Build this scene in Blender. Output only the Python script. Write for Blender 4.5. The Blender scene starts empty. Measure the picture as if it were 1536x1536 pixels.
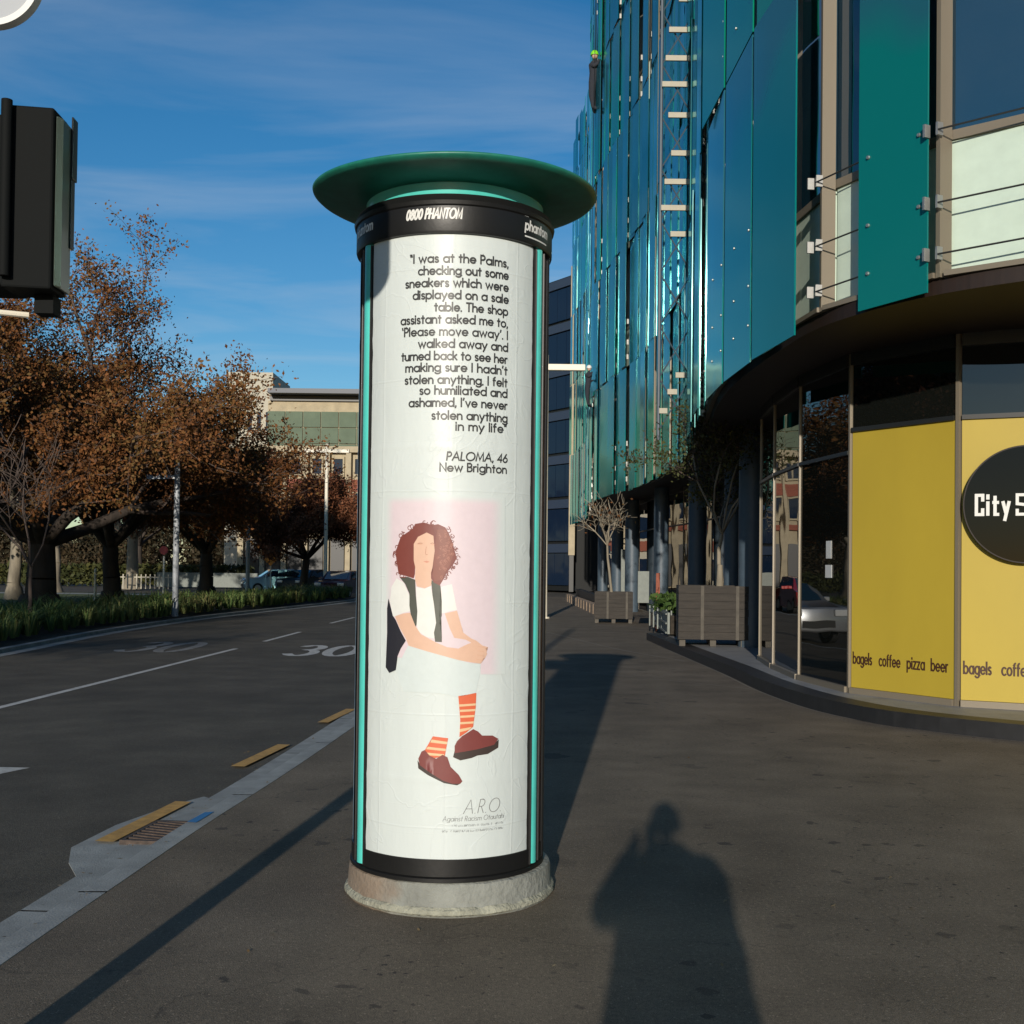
import bpy, bmesh, math, random
import numpy as np
from mathutils import Vector, Matrix, noise
R = math.radians
random.seed(7)
SC = bpy.context.scene
# ------------------------------------------------------------ camera, sky, sun, exposure
camd = bpy.data.cameras.new('camera'); cam = bpy.data.objects.new('camera', camd)
SC.collection.objects.link(cam); SC.camera = cam
camd.sensor_width = 36; camd.lens = 36*1720/1536; camd.shift_y = 53.5/1536
camd.clip_start = 0.05; camd.clip_end = 3000
cam.location = (0, 0, 1.6)
fwd = Vector((0, math.cos(R(1.0)), math.sin(R(1.0))))
up = Vector((0, -math.sin(R(1.0)), math.cos(R(1.0)))); right = Vector((1, 0, 0))
rr = 0.0115
up2 = up*math.cos(rr) - right*math.sin(rr); right2 = right*math.cos(rr) + up*math.sin(rr)
M_ = Matrix((right2, up2, -fwd)).transposed(); cam.rotation_euler = M_.to_euler()
SUN_EL, SUN_AZ = R(12.7), R(187.0)      # azimuth clockwise from +Y of the place the sun stands in
world = bpy.data.worlds.new('World'); SC.world = world; world.use_nodes = True
wn = world.node_tree; wn.nodes.clear()
def wnode(t, **k):
    n = wn.nodes.new(t)
    for a, b in k.items(): setattr(n, a, b)
    return n
wo = wnode('ShaderNodeOutputWorld'); wb = wnode('ShaderNodeBackground')
sky = wnode('ShaderNodeTexSky', sky_type='NISHITA', sun_disc=False)
sky.sun_elevation = SUN_EL; sky.sun_rotation = SUN_AZ; sky.altitude = 20; sky.air_density = 1.0; sky.dust_density = 0.25; sky.ozone_density = 3.0
tc = wnode('ShaderNodeTexCoord'); sx = wnode('ShaderNodeSeparateXYZ'); wn.links.new(tc.outputs['Generated'], sx.inputs[0])
mx = wnode('ShaderNodeMath', operation='MAXIMUM'); mx.inputs[1].default_value = 0.05; wn.links.new(sx.outputs[2], mx.inputs[0])
dx = wnode('ShaderNodeMath', operation='DIVIDE'); dy = wnode('ShaderNodeMath', operation='DIVIDE')
for d_, i in ((dx, 0), (dy, 1)): wn.links.new(sx.outputs[i], d_.inputs[0]); wn.links.new(mx.outputs[0], d_.inputs[1])
cx = wnode('ShaderNodeCombineXYZ'); wn.links.new(dx.outputs[0], cx.inputs[0]); wn.links.new(dy.outputs[0], cx.inputs[1])
mp = wnode('ShaderNodeMapping'); mp.inputs['Scale'].default_value = (0.45, 0.8, 1); mp.inputs['Rotation'].default_value = (0, 0, R(14)); mp.inputs['Location'].default_value = (3.1, 1.7, 0)
wn.links.new(cx.outputs[0], mp.inputs[0])
nz = wnode('ShaderNodeTexNoise'); nz.inputs['Scale'].default_value = 1.5; nz.inputs['Detail'].default_value = 9; nz.inputs['Roughness'].default_value = 0.55; nz.inputs['Distortion'].default_value = 0.6
wn.links.new(mp.outputs[0], nz.inputs['Vector'])
cr = wnode('ShaderNodeValToRGB'); cr.color_ramp.elements[0].position = 0.46; cr.color_ramp.elements[1].position = 0.84
cr.color_ramp.elements[0].color = (0, 0, 0, 1); cr.color_ramp.elements[1].color = (.42, .42, .42, 1)
wn.links.new(nz.outputs[0], cr.inputs[0])
cm = wnode('ShaderNodeMix', data_type='RGBA'); hs = wnode('ShaderNodeHueSaturation'); hs.inputs['Saturation'].default_value = 1.30; hs.inputs['Value'].default_value = 1.42; wn.links.new(sky.outputs[0], hs.inputs['Color'])
wn.links.new(cr.outputs[0], cm.inputs[0]); wn.links.new(hs.outputs[0], cm.inputs[6]); cm.inputs[7].default_value = (6.8, 7.6, 8.6, 1)
wn.links.new(cm.outputs[2], wb.inputs[0]); wb.inputs[1].default_value = 0.085
wn.links.new(wb.outputs[0], wo.inputs[0])
sund = bpy.data.lights.new('sun', 'SUN'); sund.energy = 5.0; sund.angle = R(0.55); sund.color = (1.0, .915, .80)
sun = bpy.data.objects.new('sun', sund); SC.collection.objects.link(sun)
sdir = Vector((math.sin(SUN_AZ)*math.cos(SUN_EL), math.cos(SUN_AZ)*math.cos(SUN_EL), math.sin(SUN_EL)))
sun.rotation_euler = sdir.to_track_quat('Z', 'Y').to_euler(); sun.location = (-12, -100, 40)
SC.view_settings.view_transform = 'Standard'; SC.view_settings.look = 'None'; SC.view_settings.gamma = 1; SC.view_settings.use_curve_mapping = False
SC.view_settings.exposure = -0.18
SC.render.engine = 'CYCLES'
# ------------------------------------------------------------ helpers
def link(o): SC.collection.objects.link(o); return o
def rootloc(o):
    while o.parent: o = o.parent
    return o.location
def thing(name, label, cat, loc=(0, 0, 0), group=None, rz=0):
    o = bpy.data.objects.new(name, None); link(o); o.location = loc; o.rotation_euler = (0, 0, rz); o.empty_display_size = .2
    o['label'] = label; o['category'] = cat
    if group: o['group'] = group
    return o
class MB:
    def __init__(s): s.v = []; s.f = []; s.m = []; s.mi = 0
    def add(s, vs, fs):
        b = len(s.v); s.v += [tuple(v) for v in vs]; s.f += [tuple(i+b for i in f) for f in fs]; s.m += [s.mi]*len(fs); return s
    def box(s, c, d, rz=0, rot=None):
        x, y, z = d[0]/2, d[1]/2, d[2]/2
        m = rot if rot else Matrix.Rotation(rz, 3, 'Z')
        vs = [Vector(c)+m@Vector((a*x, b*y, e*z)) for e in (-1, 1) for a, b in ((-1, -1), (1, -1), (1, 1), (-1, 1))]
        return s.add(vs, [(3, 2, 1, 0), (4, 5, 6, 7), (0, 1, 5, 4), (1, 2, 6, 5), (2, 3, 7, 6), (3, 0, 4, 7)])
    def prism(s, poly, z0, z1, cap=True):
        n = len(poly)
        a = sum(poly[i][0]*poly[(i+1) % n][1]-poly[(i+1) % n][0]*poly[i][1] for i in range(n))
        if a < 0: poly = poly[::-1]
        vs = [(p[0], p[1], z0) for p in poly]+[(p[0], p[1], z1) for p in poly]
        fs = [(i, (i+1) % n, n+(i+1) % n, n+i) for i in range(n)]
        if cap: fs += [tuple(range(n-1, -1, -1)), tuple(range(n, 2*n))]
        return s.add(vs, fs)
    def strip(s, A, B, z):
        n = len(A); vs = [(p[0], p[1], z) for p in A]+[(p[0], p[1], z) for p in B]
        return s.add(vs, [(i, n+i, n+i+1, i+1) for i in range(n-1)])
    def wall(s, A, z0, z1):
        n = len(A); vs = [(p[0], p[1], z0) for p in A]+[(p[0], p[1], z1) for p in A]
        return s.add(vs, [(i, i+1, n+i+1, n+i) for i in range(n-1)])
    def tube(s, p0, p1, r0, r1=None, n=8, caps=True):
        r1 = r0 if r1 is None else r1
        p0, p1 = Vector(p0), Vector(p1); d = (p1-p0)
        if d.length < 1e-6: return s
        d.normalize(); u = d.orthogonal().normalized(); w = d.cross(u)
        vs = []
        for p, r in ((p0, r0), (p1, r1)):
            for i in range(n):
                a = 2*math.pi*i/n; vs.append(p+(u*math.cos(a)+w*math.sin(a))*r)
        fs = [(i, (i+1) % n, n+(i+1) % n, n+i) for i in range(n)]
        if caps: fs += [tuple(range(n-1, -1, -1)), tuple(range(n, 2*n))]
        return s.add(vs, fs)
    def path(s, pts, rs, n=6, caps=True):
        for i in range(len(pts)-1):
            s.tube(pts[i], pts[i+1], rs[i], rs[i+1], n, caps)
        return s
    def lathe(s, prof, c, n=96, a0=0, a1=2*math.pi):
        full = abs(a1-a0-2*math.pi) < 1e-6; m = n if full else n+1
        vs = []
        for r, z in prof:
            for i in range(m):
                a = a0+(a1-a0)*i/n; vs.append((c[0]+r*math.sin(a), c[1]-r*math.cos(a), z))
        fs = []
        for k in range(len(prof)-1):
            for i in range(n):
                j = (i+1) % m; fs.append((k*m+i, k*m+j, (k+1)*m+j, (k+1)*m+i))
        return s.add(vs, fs)
    def build(s, name, mats, parent=None, smooth=False, bevel=0, local=False, **tags):
        me = bpy.data.meshes.new(name)
        vs = s.v
        if parent is not None and not local:
            L = rootloc(parent); vs = [(v[0]-L[0], v[1]-L[1], v[2]-L[2]) for v in vs]
        me.from_pydata(vs, [], s.f)
        if not isinstance(mats, (list, tuple)): mats = [mats]
        for m in mats: me.materials.append(m)
        if len(mats) > 1: me.polygons.foreach_set('material_index', s.m)
        if smooth:
            me.polygons.foreach_set('use_smooth', [True]*len(me.polygons))
            if smooth != 'all': me.set_sharp_from_angle(angle=R(38))
        o = bpy.data.objects.new(name, me); link(o)
        if parent is not None: o.parent = parent
        if bevel:
            b = o.modifiers.new('bevel', 'BEVEL'); b.width = bevel; b.segments = 2; b.limit_method = 'ANGLE'
        for k, v in tags.items(): o[k] = v
        return o
def copy_tree(o, parent=None):
    c = o.copy(); SC.collection.objects.link(c); c.parent = parent
    for ch in [q for q in bpy.data.objects if q.parent == o]: copy_tree(ch, c)
    return c
# ------------------------------------------------------------ materials
def pmat(name, col, rough=.6, metal=0, spec=.5, var=0, vscale=8, bump=0, bscale=60, coat=0, col2=None, coords='Object', stretch=(1, 1, 1), coatr=.1, detail=6):
    m = bpy.data.materials.new(name); m.use_nodes = True; nt = m.node_tree; b = nt.nodes['Principled BSDF']
    b.inputs['Base Color'].default_value = (*col, 1); b.inputs['Roughness'].default_value = rough; b.inputs['Metallic'].default_value = metal
    b.inputs['Specular IOR Level'].default_value = spec; b.inputs['Coat Weight'].default_value = coat; b.inputs['Coat Roughness'].default_value = coatr
    t = nt.nodes.new('ShaderNodeTexCoord'); mpn = nt.nodes.new('ShaderNodeMapping'); mpn.inputs['Scale'].default_value = stretch
    nt.links.new(t.outputs[coords], mpn.inputs[0])
    if var or col2:
        n = nt.nodes.new('ShaderNodeTexNoise'); n.inputs['Scale'].default_value = vscale; n.inputs['Detail'].default_value = detail; n.inputs['Roughness'].default_value = .6
        nt.links.new(mpn.outputs[0], n.inputs['Vector'])
        r = nt.nodes.new('ShaderNodeValToRGB'); r.color_ramp.elements[0].position = .32; r.color_ramp.elements[1].position = .68
        c2 = col2 if col2 else tuple(min(1, c*(1+var)) for c in col); c1 = tuple(c*(1-var) for c in col) if not col2 else col
        r.color_ramp.elements[0].color = (*c1, 1); r.color_ramp.elements[1].color = (*c2, 1)
        nt.links.new(n.outputs[0], r.inputs[0]); nt.links.new(r.outputs[0], b.inputs['Base Color'])
    if bump:
        n2 = nt.nodes.new('ShaderNodeTexNoise'); n2.inputs['Scale'].default_value = bscale; n2.inputs['Detail'].default_value = 5
        nt.links.new(mpn.outputs[0], n2.inputs['Vector'])
        bp = nt.nodes.new('ShaderNodeBump'); bp.inputs['Strength'].default_value = bump; bp.inputs['Distance'].default_value = .02
        nt.links.new(n2.outputs[0], bp.inputs['Height']); nt.links.new(bp.outputs[0], b.inputs['Normal'])
    return m
def asphalt(name, col, fleck, spots):
    m = pmat(name, col, .82, spec=.25, var=.22, vscale=1.1, bump=.35, bscale=140); nt = m.node_tree; b = nt.nodes['Principled BSDF']
    base = b.inputs['Base Color'].links[0].from_socket; g = nt.nodes.new('ShaderNodeNewGeometry')
    fn = nt.nodes.new('ShaderNodeTexNoise'); fn.inputs['Scale'].default_value = 210; fn.inputs['Detail'].default_value = 2; nt.links.new(g.outputs['Position'], fn.inputs['Vector'])
    fr = nt.nodes.new('ShaderNodeValToRGB'); fr.color_ramp.elements[0].position = .35; fr.color_ramp.elements[1].position = .7
    fr.color_ramp.elements[0].color = (1-fleck,)*3+(1,); fr.color_ramp.elements[1].color = (1+fleck,)*3+(1,)
    nt.links.new(fn.outputs[0], fr.inputs[0])
    mu = nt.nodes.new('ShaderNodeMix'); mu.data_type = 'RGBA'; mu.blend_type = 'MULTIPLY'; mu.inputs[0].default_value = 1
    nt.links.new(base, mu.inputs[6]); nt.links.new(fr.outputs[0], mu.inputs[7])
    out = mu.outputs[2]
    for sc_, lo, hi, amt in ((48, .30, .72, .20), (.32, .3, .7, .13), (2.3, .36, .66, .08)):
        f2 = nt.nodes.new('ShaderNodeTexNoise'); f2.inputs['Scale'].default_value = sc_; f2.inputs['Detail'].default_value = 5; nt.links.new(g.outputs['Position'], f2.inputs['Vector'])
        r2 = nt.nodes.new('ShaderNodeValToRGB'); r2.color_ramp.elements[0].position = lo; r2.color_ramp.elements[1].position = hi
        r2.color_ramp.elements[0].color = (1-amt,)*3+(1,); r2.color_ramp.elements[1].color = (1+amt,)*3+(1,); nt.links.new(f2.outputs[0], r2.inputs[0])
        m2 = nt.nodes.new('ShaderNodeMix'); m2.data_type = 'RGBA'; m2.blend_type = 'MULTIPLY'; m2.inputs[0].default_value = 1; nt.links.new(out, m2.inputs[6]); nt.links.new(r2.outputs[0], m2.inputs[7]); out = m2.outputs[2]
    # pale stone chips showing in the surface
    vc = nt.nodes.new('ShaderNodeTexVoronoi'); vc.inputs['Scale'].default_value = 75; nt.links.new(g.outputs['Position'], vc.inputs['Vector']); sc2 = nt.nodes.new('ShaderNodeSeparateColor'); nt.links.new(vc.outputs['Color'], sc2.inputs[0])
    c1 = nt.nodes.new('ShaderNodeMath'); c1.operation = 'GREATER_THAN'; c1.inputs[1].default_value = .90; nt.links.new(sc2.outputs[0], c1.inputs[0])
    c2 = nt.nodes.new('ShaderNodeMath'); c2.operation = 'LESS_THAN'; c2.inputs[1].default_value = .33; nt.links.new(vc.outputs['Distance'], c2.inputs[0]); c3 = nt.nodes.new('ShaderNodeMath'); c3.operation = 'MULTIPLY'; nt.links.new(c1.outputs[0], c3.inputs[0]); nt.links.new(c2.outputs[0], c3.inputs[1])
    c4 = nt.nodes.new('ShaderNodeMath'); c4.operation = 'MULTIPLY'; c4.inputs[1].default_value = .45; nt.links.new(c3.outputs[0], c4.inputs[0]); m3 = nt.nodes.new('ShaderNodeMix'); m3.data_type = 'RGBA'; nt.links.new(c4.outputs[0], m3.inputs[0]); nt.links.new(out, m3.inputs[6]); m3.inputs[7].default_value = (col[0]*2.4, col[1]*2.4, col[2]*2.4, 1); out = m3.outputs[2]
    # hairline cracks
    dn0 = nt.nodes.new('ShaderNodeTexNoise'); dn0.inputs['Scale'].default_value = 1.6; dn0.inputs['Detail'].default_value = 6; nt.links.new(g.outputs['Position'], dn0.inputs['Vector'])
    sm0 = nt.nodes.new('ShaderNodeVectorMath'); sm0.operation = 'MULTIPLY_ADD'; sm0.inputs[1].default_value = (.9,)*3; nt.links.new(dn0.outputs[1], sm0.inputs[0]); nt.links.new(g.outputs['Position'], sm0.inputs[2])
    ve = nt.nodes.new('ShaderNodeTexVoronoi'); ve.feature = 'DISTANCE_TO_EDGE'; ve.inputs['Scale'].default_value = .33; nt.links.new(sm0.outputs[0], ve.inputs['Vector'])
    e1 = nt.nodes.new('ShaderNodeMapRange'); e1.inputs[1].default_value = .0007; e1.inputs[2].default_value = .0028; e1.inputs[3].default_value = .28; e1.inputs[4].default_value = 0; nt.links.new(ve.outputs['Distance'], e1.inputs[0])
    m4 = nt.nodes.new('ShaderNodeMix'); m4.data_type = 'RGBA'; nt.links.new(e1.outputs[0], m4.inputs[0]); nt.links.new(out, m4.inputs[6]); m4.inputs[7].default_value = (.015, .014, .013, 1); out = m4.outputs[2]
    for sc, th, dk, seed in spots:
        vo = nt.nodes.new('ShaderNodeTexVoronoi'); vo.inputs['Scale'].default_value = sc; vo.inputs['Randomness'].default_value = 1
        ad = nt.nodes.new('ShaderNodeVectorMath'); ad.operation = 'ADD'; ad.inputs[1].default_value = (seed, seed*1.7, 0)
        dn = nt.nodes.new('ShaderNodeTexNoise'); dn.inputs['Scale'].default_value = sc*2.2; dn.inputs['Detail'].default_value = 4; nt.links.new(g.outputs['Position'], dn.inputs['Vector'])
        sm = nt.nodes.new('ShaderNodeVectorMath'); sm.operation = 'MULTIPLY_ADD'; sm.inputs[1].default_value = (.75/sc,)*3
        nt.links.new(dn.outputs[1], sm.inputs[0]); nt.links.new(g.outputs['Position'], sm.inputs[2]); nt.links.new(sm.outputs[0], ad.inputs[0])
        nt.links.new(ad.outputs[0], vo.inputs['Vector'])
        cl = nt.nodes.new('ShaderNodeSeparateColor'); nt.links.new(vo.outputs['Color'], cl.inputs[0])
        thr = nt.nodes.new('ShaderNodeMath'); thr.operation = 'MULTIPLY'; thr.inputs[1].default_value = th*1.6; nt.links.new(cl.outputs[0], thr.inputs[0])
        sb = nt.nodes.new('ShaderNodeMath'); sb.operation = 'SUBTRACT'; nt.links.new(thr.outputs[0], sb.inputs[0]); nt.links.new(vo.outputs['Distance'], sb.inputs[1])
        mr = nt.nodes.new('ShaderNodeMapRange'); mr.inputs[1].default_value = 0; mr.inputs[2].default_value = .04; mr.inputs[3].default_value = 0; mr.inputs[4].default_value = dk
        nt.links.new(sb.outputs[0], mr.inputs[0])
        # only in patches
        pn = nt.nodes.new('ShaderNodeTexNoise'); pn.inputs['Scale'].default_value = .45; nt.links.new(ad.outputs[0], pn.inputs['Vector'])
        pr = nt.nodes.new('ShaderNodeMapRange'); pr.inputs[1].default_value = .48; pr.inputs[2].default_value = .6; nt.links.new(pn.outputs[0], pr.inputs[0])
        mm = nt.nodes.new('ShaderNodeMath'); mm.operation = 'MULTIPLY'; nt.links.new(mr.outputs[0], mm.inputs[0]); nt.links.new(pr.outputs[0], mm.inputs[1])
        mk = nt.nodes.new('ShaderNodeMix'); mk.data_type = 'RGBA'; nt.links.new(mm.outputs[0], mk.inputs[0]); nt.links.new(out, mk.inputs[6]); mk.inputs[7].default_value = (.012, .013, .016, 1)
        out = mk.outputs[2]
    nt.links.new(out, b.inputs['Base Color'])
    return m
def glass(name, base, ior=1.6, rough=.03, tint=None, alpha=1.0, wob=.02, boost=0.0, gcol=(1, 1, 1)):
    """dark pane: dielectric reflection over a dark body, part of the light going through when alpha < 1"""
    m = bpy.data.materials.new(name); m.use_nodes = True; nt = m.node_tree; nt.nodes.clear()
    o = nt.nodes.new('ShaderNodeOutputMaterial'); g = nt.nodes.new('ShaderNodeBsdfGlossy'); g.inputs['Roughness'].default_value = rough; g.inputs['Color'].default_value = (*gcol, 1)
    d = nt.nodes.new('ShaderNodeBsdfDiffuse'); d.inputs[0].default_value = (*base, 1)
    body = d.outputs[0]
    if alpha < 1:
        t = nt.nodes.new('ShaderNodeBsdfTransparent'); t.inputs[0].default_value = (*(tint or (1, 1, 1)), 1)
        mt = nt.nodes.new('ShaderNodeMixShader'); mt.inputs[0].default_value = alpha; nt.links.new(t.outputs[0], mt.inputs[1]); nt.links.new(d.outputs[0], mt.inputs[2]); body = mt.outputs[0]
    f = nt.nodes.new('ShaderNodeFresnel'); f.inputs[0].default_value = ior
    fm = nt.nodes.new('ShaderNodeMath'); fm.operation = 'ADD'; fm.use_clamp = True; fm.inputs[1].default_value = boost; nt.links.new(f.outputs[0], fm.inputs[0])
    mx_ = nt.nodes.new('ShaderNodeMixShader'); nt.links.new(fm.outputs[0], mx_.inputs[0]); nt.links.new(body, mx_.inputs[1]); nt.links.new(g.outputs[0], mx_.inputs[2])
    if wob:
        ge = nt.nodes.new('ShaderNodeNewGeometry'); n = nt.nodes.new('ShaderNodeTexNoise'); n.inputs['Scale'].default_value = .9; n.inputs['Detail'].default_value = 1; nt.links.new(ge.outputs['Position'], n.inputs['Vector'])
        bp = nt.nodes.new('ShaderNodeBump'); bp.inputs['Strength'].default_value = wob; bp.inputs['Distance'].default_value = .3; nt.links.new(n.outputs[0], bp.inputs['Height'])
        nt.links.new(bp.outputs[0], g.inputs['Normal'])
    nt.links.new(mx_.outputs[0], o.inputs[0]); return m
def fritglass(name, low, high, split=.40):
    """facade glass: coloured print on the lower part fading into clear tinted glass above (a fixed print on each pane)"""
    m = bpy.data.materials.new(name); m.use_nodes = True; nt = m.node_tree; nt.nodes.clear(); L = nt.links.new
    o = nt.nodes.new('ShaderNodeOutputMaterial'); t = nt.nodes.new('ShaderNodeTexCoord'); s = nt.nodes.new('ShaderNodeSeparateXYZ'); L(t.outputs['Object'], s.inputs[0])
    n = nt.nodes.new('ShaderNodeTexNoise'); n.inputs['Scale'].default_value = .35; ge = nt.nodes.new('ShaderNodeNewGeometry'); L(ge.outputs['Position'], n.inputs['Vector'])
    zs = nt.nodes.new('ShaderNodeSeparateXYZ'); L(ge.outputs['Position'], zs.inputs[0]); zm = nt.nodes.new('ShaderNodeMath'); zm.operation = 'MULTIPLY_ADD'; zm.inputs[1].default_value = .25; zm.inputs[2].default_value = -1.024; L(zs.outputs[2], zm.inputs[0]); zf = nt.nodes.new('ShaderNodeMath'); zf.operation = 'FRACT'; L(zm.outputs[0], zf.inputs[0])
    a = nt.nodes.new('ShaderNodeMath'); a.operation = 'MULTIPLY_ADD'; a.inputs[1].default_value = -.75; L(n.outputs[0], a.inputs[0])
    oi = nt.nodes.new('ShaderNodeObjectInfo'); om = nt.nodes.new('ShaderNodeMath'); om.operation = 'MULTIPLY_ADD'; om.inputs[1].default_value = -.34; ra = nt.nodes.new('ShaderNodeMath'); ra.operation = 'ADD'; L(oi.outputs['Random'], ra.inputs[0]); L(ge.outputs['Random Per Island'], ra.inputs[1]); rf = nt.nodes.new('ShaderNodeMath'); rf.operation = 'FRACT'; L(ra.outputs[0], rf.inputs[0]); L(rf.outputs[0], om.inputs[0]); L(zf.outputs[0], om.inputs[2]); L(om.outputs[0], a.inputs[2])
    mr = nt.nodes.new('ShaderNodeMapRange'); mr.inputs[1].default_value = split-.375-.03; mr.inputs[2].default_value = split-.375+.10; mr.inputs[3].default_value = 1; mr.inputs[4].default_value = 0; L(a.outputs[0], mr.inputs[0])
    d = nt.nodes.new('ShaderNodeBsdfDiffuse'); d.inputs[0].default_value = (*low, 1)
    tl = nt.nodes.new('ShaderNodeBsdfTranslucent'); tl.inputs[0].default_value = (*low, 1)
    dd = nt.nodes.new('ShaderNodeMixShader'); dd.inputs[0].default_value = .25; L(d.outputs[0], dd.inputs[1]); L(tl.outputs[0], dd.inputs[2])
    tr = nt.nodes.new('ShaderNodeBsdfTransparent'); tr.inputs[0].default_value = (*high, 1)
    hm = nt.nodes.new('ShaderNodeMixShader'); hm.inputs[0].default_value = .5; L(tr.outputs[0], hm.inputs[1]); d2 = nt.nodes.new('ShaderNodeBsdfDiffuse'); d2.inputs[0].default_value = (.03, .20, .27, 1); L(d2.outputs[0], hm.inputs[2])
    lm = nt.nodes.new('ShaderNodeMixShader'); lm.inputs[0].default_value = .90; L(tr.outputs[0], lm.inputs[1]); L(dd.outputs[0], lm.inputs[2])
    b = nt.nodes.new('ShaderNodeMixShader'); L(mr.outputs[0], b.inputs[0]); L(hm.outputs[0], b.inputs[1]); L(lm.outputs[0], b.inputs[2])
    f = nt.nodes.new('ShaderNodeFresnel'); f.inputs[0].default_value = 1.5
    g = nt.nodes.new('ShaderNodeBsdfGlossy'); g.inputs['Roughness'].default_value = .13; g.inputs['Color'].default_value = (.50, .96, .95, 1)
    n2 = nt.nodes.new('ShaderNodeTexNoise'); n2.inputs['Scale'].default_value = .7; n2.inputs['Detail'].default_value = 1; L(ge.outputs['Position'], n2.inputs['Vector'])
    bp = nt.nodes.new('ShaderNodeBump'); bp.inputs['Strength'].default_value = .07; bp.inputs['Distance'].default_value = .3; L(n2.outputs[0], bp.inputs['Height']); L(bp.outputs[0], g.inputs['Normal'])
    x = nt.nodes.new('ShaderNodeMixShader'); L(f.outputs[0], x.inputs[0]); L(b.outputs[0], x.inputs[1]); L(g.outputs[0], x.inputs[2]); L(x.outputs[0], o.inputs[0]); return m
def leafmat(name, cols, rough=.7):
    m = bpy.data.materials.new(name); m.use_nodes = True; nt = m.node_tree; b = nt.nodes['Principled BSDF']; L = nt.links.new
    g = nt.nodes.new('ShaderNodeNewGeometry'); n = nt.nodes.new('ShaderNodeTexNoise'); n.inputs['Scale'].default_value = .35; n.inputs['Detail'].default_value = 3; L(g.outputs['Position'], n.inputs['Vector'])
    a = nt.nodes.new('ShaderNodeMath'); a.operation = 'MULTIPLY_ADD'; a.inputs[1].default_value = .5; L(g.outputs['Random Per Island'], a.inputs[0])
    s = nt.nodes.new('ShaderNodeMath'); s.operation = 'MULTIPLY_ADD'; s.inputs[1].default_value = 1.4; s.inputs[2].default_value = -.45; L(n.outputs[0], s.inputs[0]); L(s.outputs[0], a.inputs[2])
    r = nt.nodes.new('ShaderNodeValToRGB'); e = r.color_ramp.elements
    for i, c in enumerate(cols):
        p = i/(len(cols)-1)
        if i == 0: q = e[0]
        elif i == len(cols)-1: q = e[-1]; q.position = 1
        else: q = e.new(p)
        q.position = p; q.color = (*c, 1)
    L(a.outputs[0], r.inputs[0]); L(r.outputs[0], b.inputs['Base Color']); b.inputs['Roughness'].default_value = rough; b.inputs['Specular IOR Level'].default_value = .2
    return m
M = {}
M['pave'] = asphalt('pavement_asphalt', (.150, .124, .092), .42, [(6, .17, .6, 3.0), (1.7, .17, .5, 8.2), (19, .15, .75, 1.0)])
M['road'] = asphalt('road_asphalt', (.088, .078, .061), .42, [(2.2, .08, .3, 5.0)])
M['kerb'] = pmat('kerb_concrete', (.25, .26, .25), .8, var=.22, vscale=4, bump=.25, bscale=90)
M['kerb_dark'] = pmat('dark_stone_step', (.013, .013, .014), .55, var=.25, vscale=6, bump=.1, bscale=80)
M['step_top'] = pmat('grey_stone_step_top', (.21, .215, .22), .55, var=.2, vscale=3, bump=.1, bscale=80)
M['white'] = pmat('road_paint_white', (.46, .45, .42), .7, var=.25, vscale=14, detail=10)
M['yellowp'] = pmat('road_paint_yellow', (.44, .25, .06), .7, var=.25, vscale=14, detail=10)
M['bluep'] = pmat('spray_paint_blue', (.03, .16, .36), .7)
M['seam'] = pmat('seam', (.21, .19, .155), .8, var=.15)
M['grass'] = pmat('lawn', (.05, .075, .018), .9, col2=(.10, .125, .03), vscale=2.5, bump=.6, bscale=60)
M['soil'] = pmat('soil', (.035, .028, .02), .95, var=.4, vscale=9, bump=.6, bscale=20)
M['rust'] = pmat('rusted_iron', (.06, .042, .032), .75, var=.4, vscale=20, bump=.3)
M['black'] = pmat('black_plastic', (.012, .013, .013), .45)
M['blackgloss'] = pmat('black_enamel', (.009, .009, .009), .42, spec=.35, bump=.04, bscale=25)
M['teal'] = pmat('teal_enamel', (.085, .56, .49), .33, coat=.3, coatr=.1, var=.08, vscale=5)
M['tealdark'] = pmat('deep_green_enamel', (.012, .16, .11), .45, var=.22, vscale=7, bump=.05, bscale=12)
M['concrete'] = pmat('plinth_concrete', (.17, .175, .155), .8, col2=(.27, .28, .25), vscale=5, bump=.5, bscale=40)
M['conclip'] = pmat('plinth_lip', (.28, .28, .22), .9, var=.22, vscale=14, bump=.8, bscale=50)
M['galv'] = pmat('galvanised_steel', (.42, .43, .43), .45, metal=.6, var=.1)
M['polewhite'] = pmat('pale_pole_paint', (.72, .67, .55), .5)
M['polegrey'] = pmat('grey_pole_paint', (.33, .35, .37), .5)
M['steel'] = pmat('stainless', (.40, .40, .38), .5, metal=.8)
M['bronze'] = pmat('bronze_mullion', (.20, .17, .125), .45, metal=.2)
M['matt'] = pmat('matt_black', (.006, .007, .007), .75, spec=.12)
M['fascia'] = pmat('brown_soffit_board', (.014, .006, .003), .6, var=.25, vscale=4, stretch=(1, 8, 1))
M['mint'] = pmat('mint_spandrel', (.52, .63, .53), .35, coat=.4, coatr=.15, var=.05)
M['window'] = glass('window_glass', (.012, .035, .055), 1.8, .03, boost=.10)
M['shop'] = glass('shop_glass', (.006, .007, .006), 1.55, .012, wob=.012, boost=.02)
M['frit_teal'] = fritglass('frit_teal', (.004, .22, .205), (.22, .42, .55))
M['frit_green'] = fritglass('frit_green', (.004, .27, .165), (.24, .46, .50))
M['frit_blue'] = fritglass('frit_blue', (.004, .14, .25), (.20, .36, .58))
M['clear'] = fritglass('frit_clear', (.005, .09, .12), (.30, .48, .58), split=.18)
M['yellow'] = pmat('yellow_film', (.40, .295, .028), .55, coat=.05, coatr=.3, var=.06, vscale=1.2)
M['lettering_brown'] = pmat('brown_lettering', (.05, .018, .006), .6)
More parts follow.
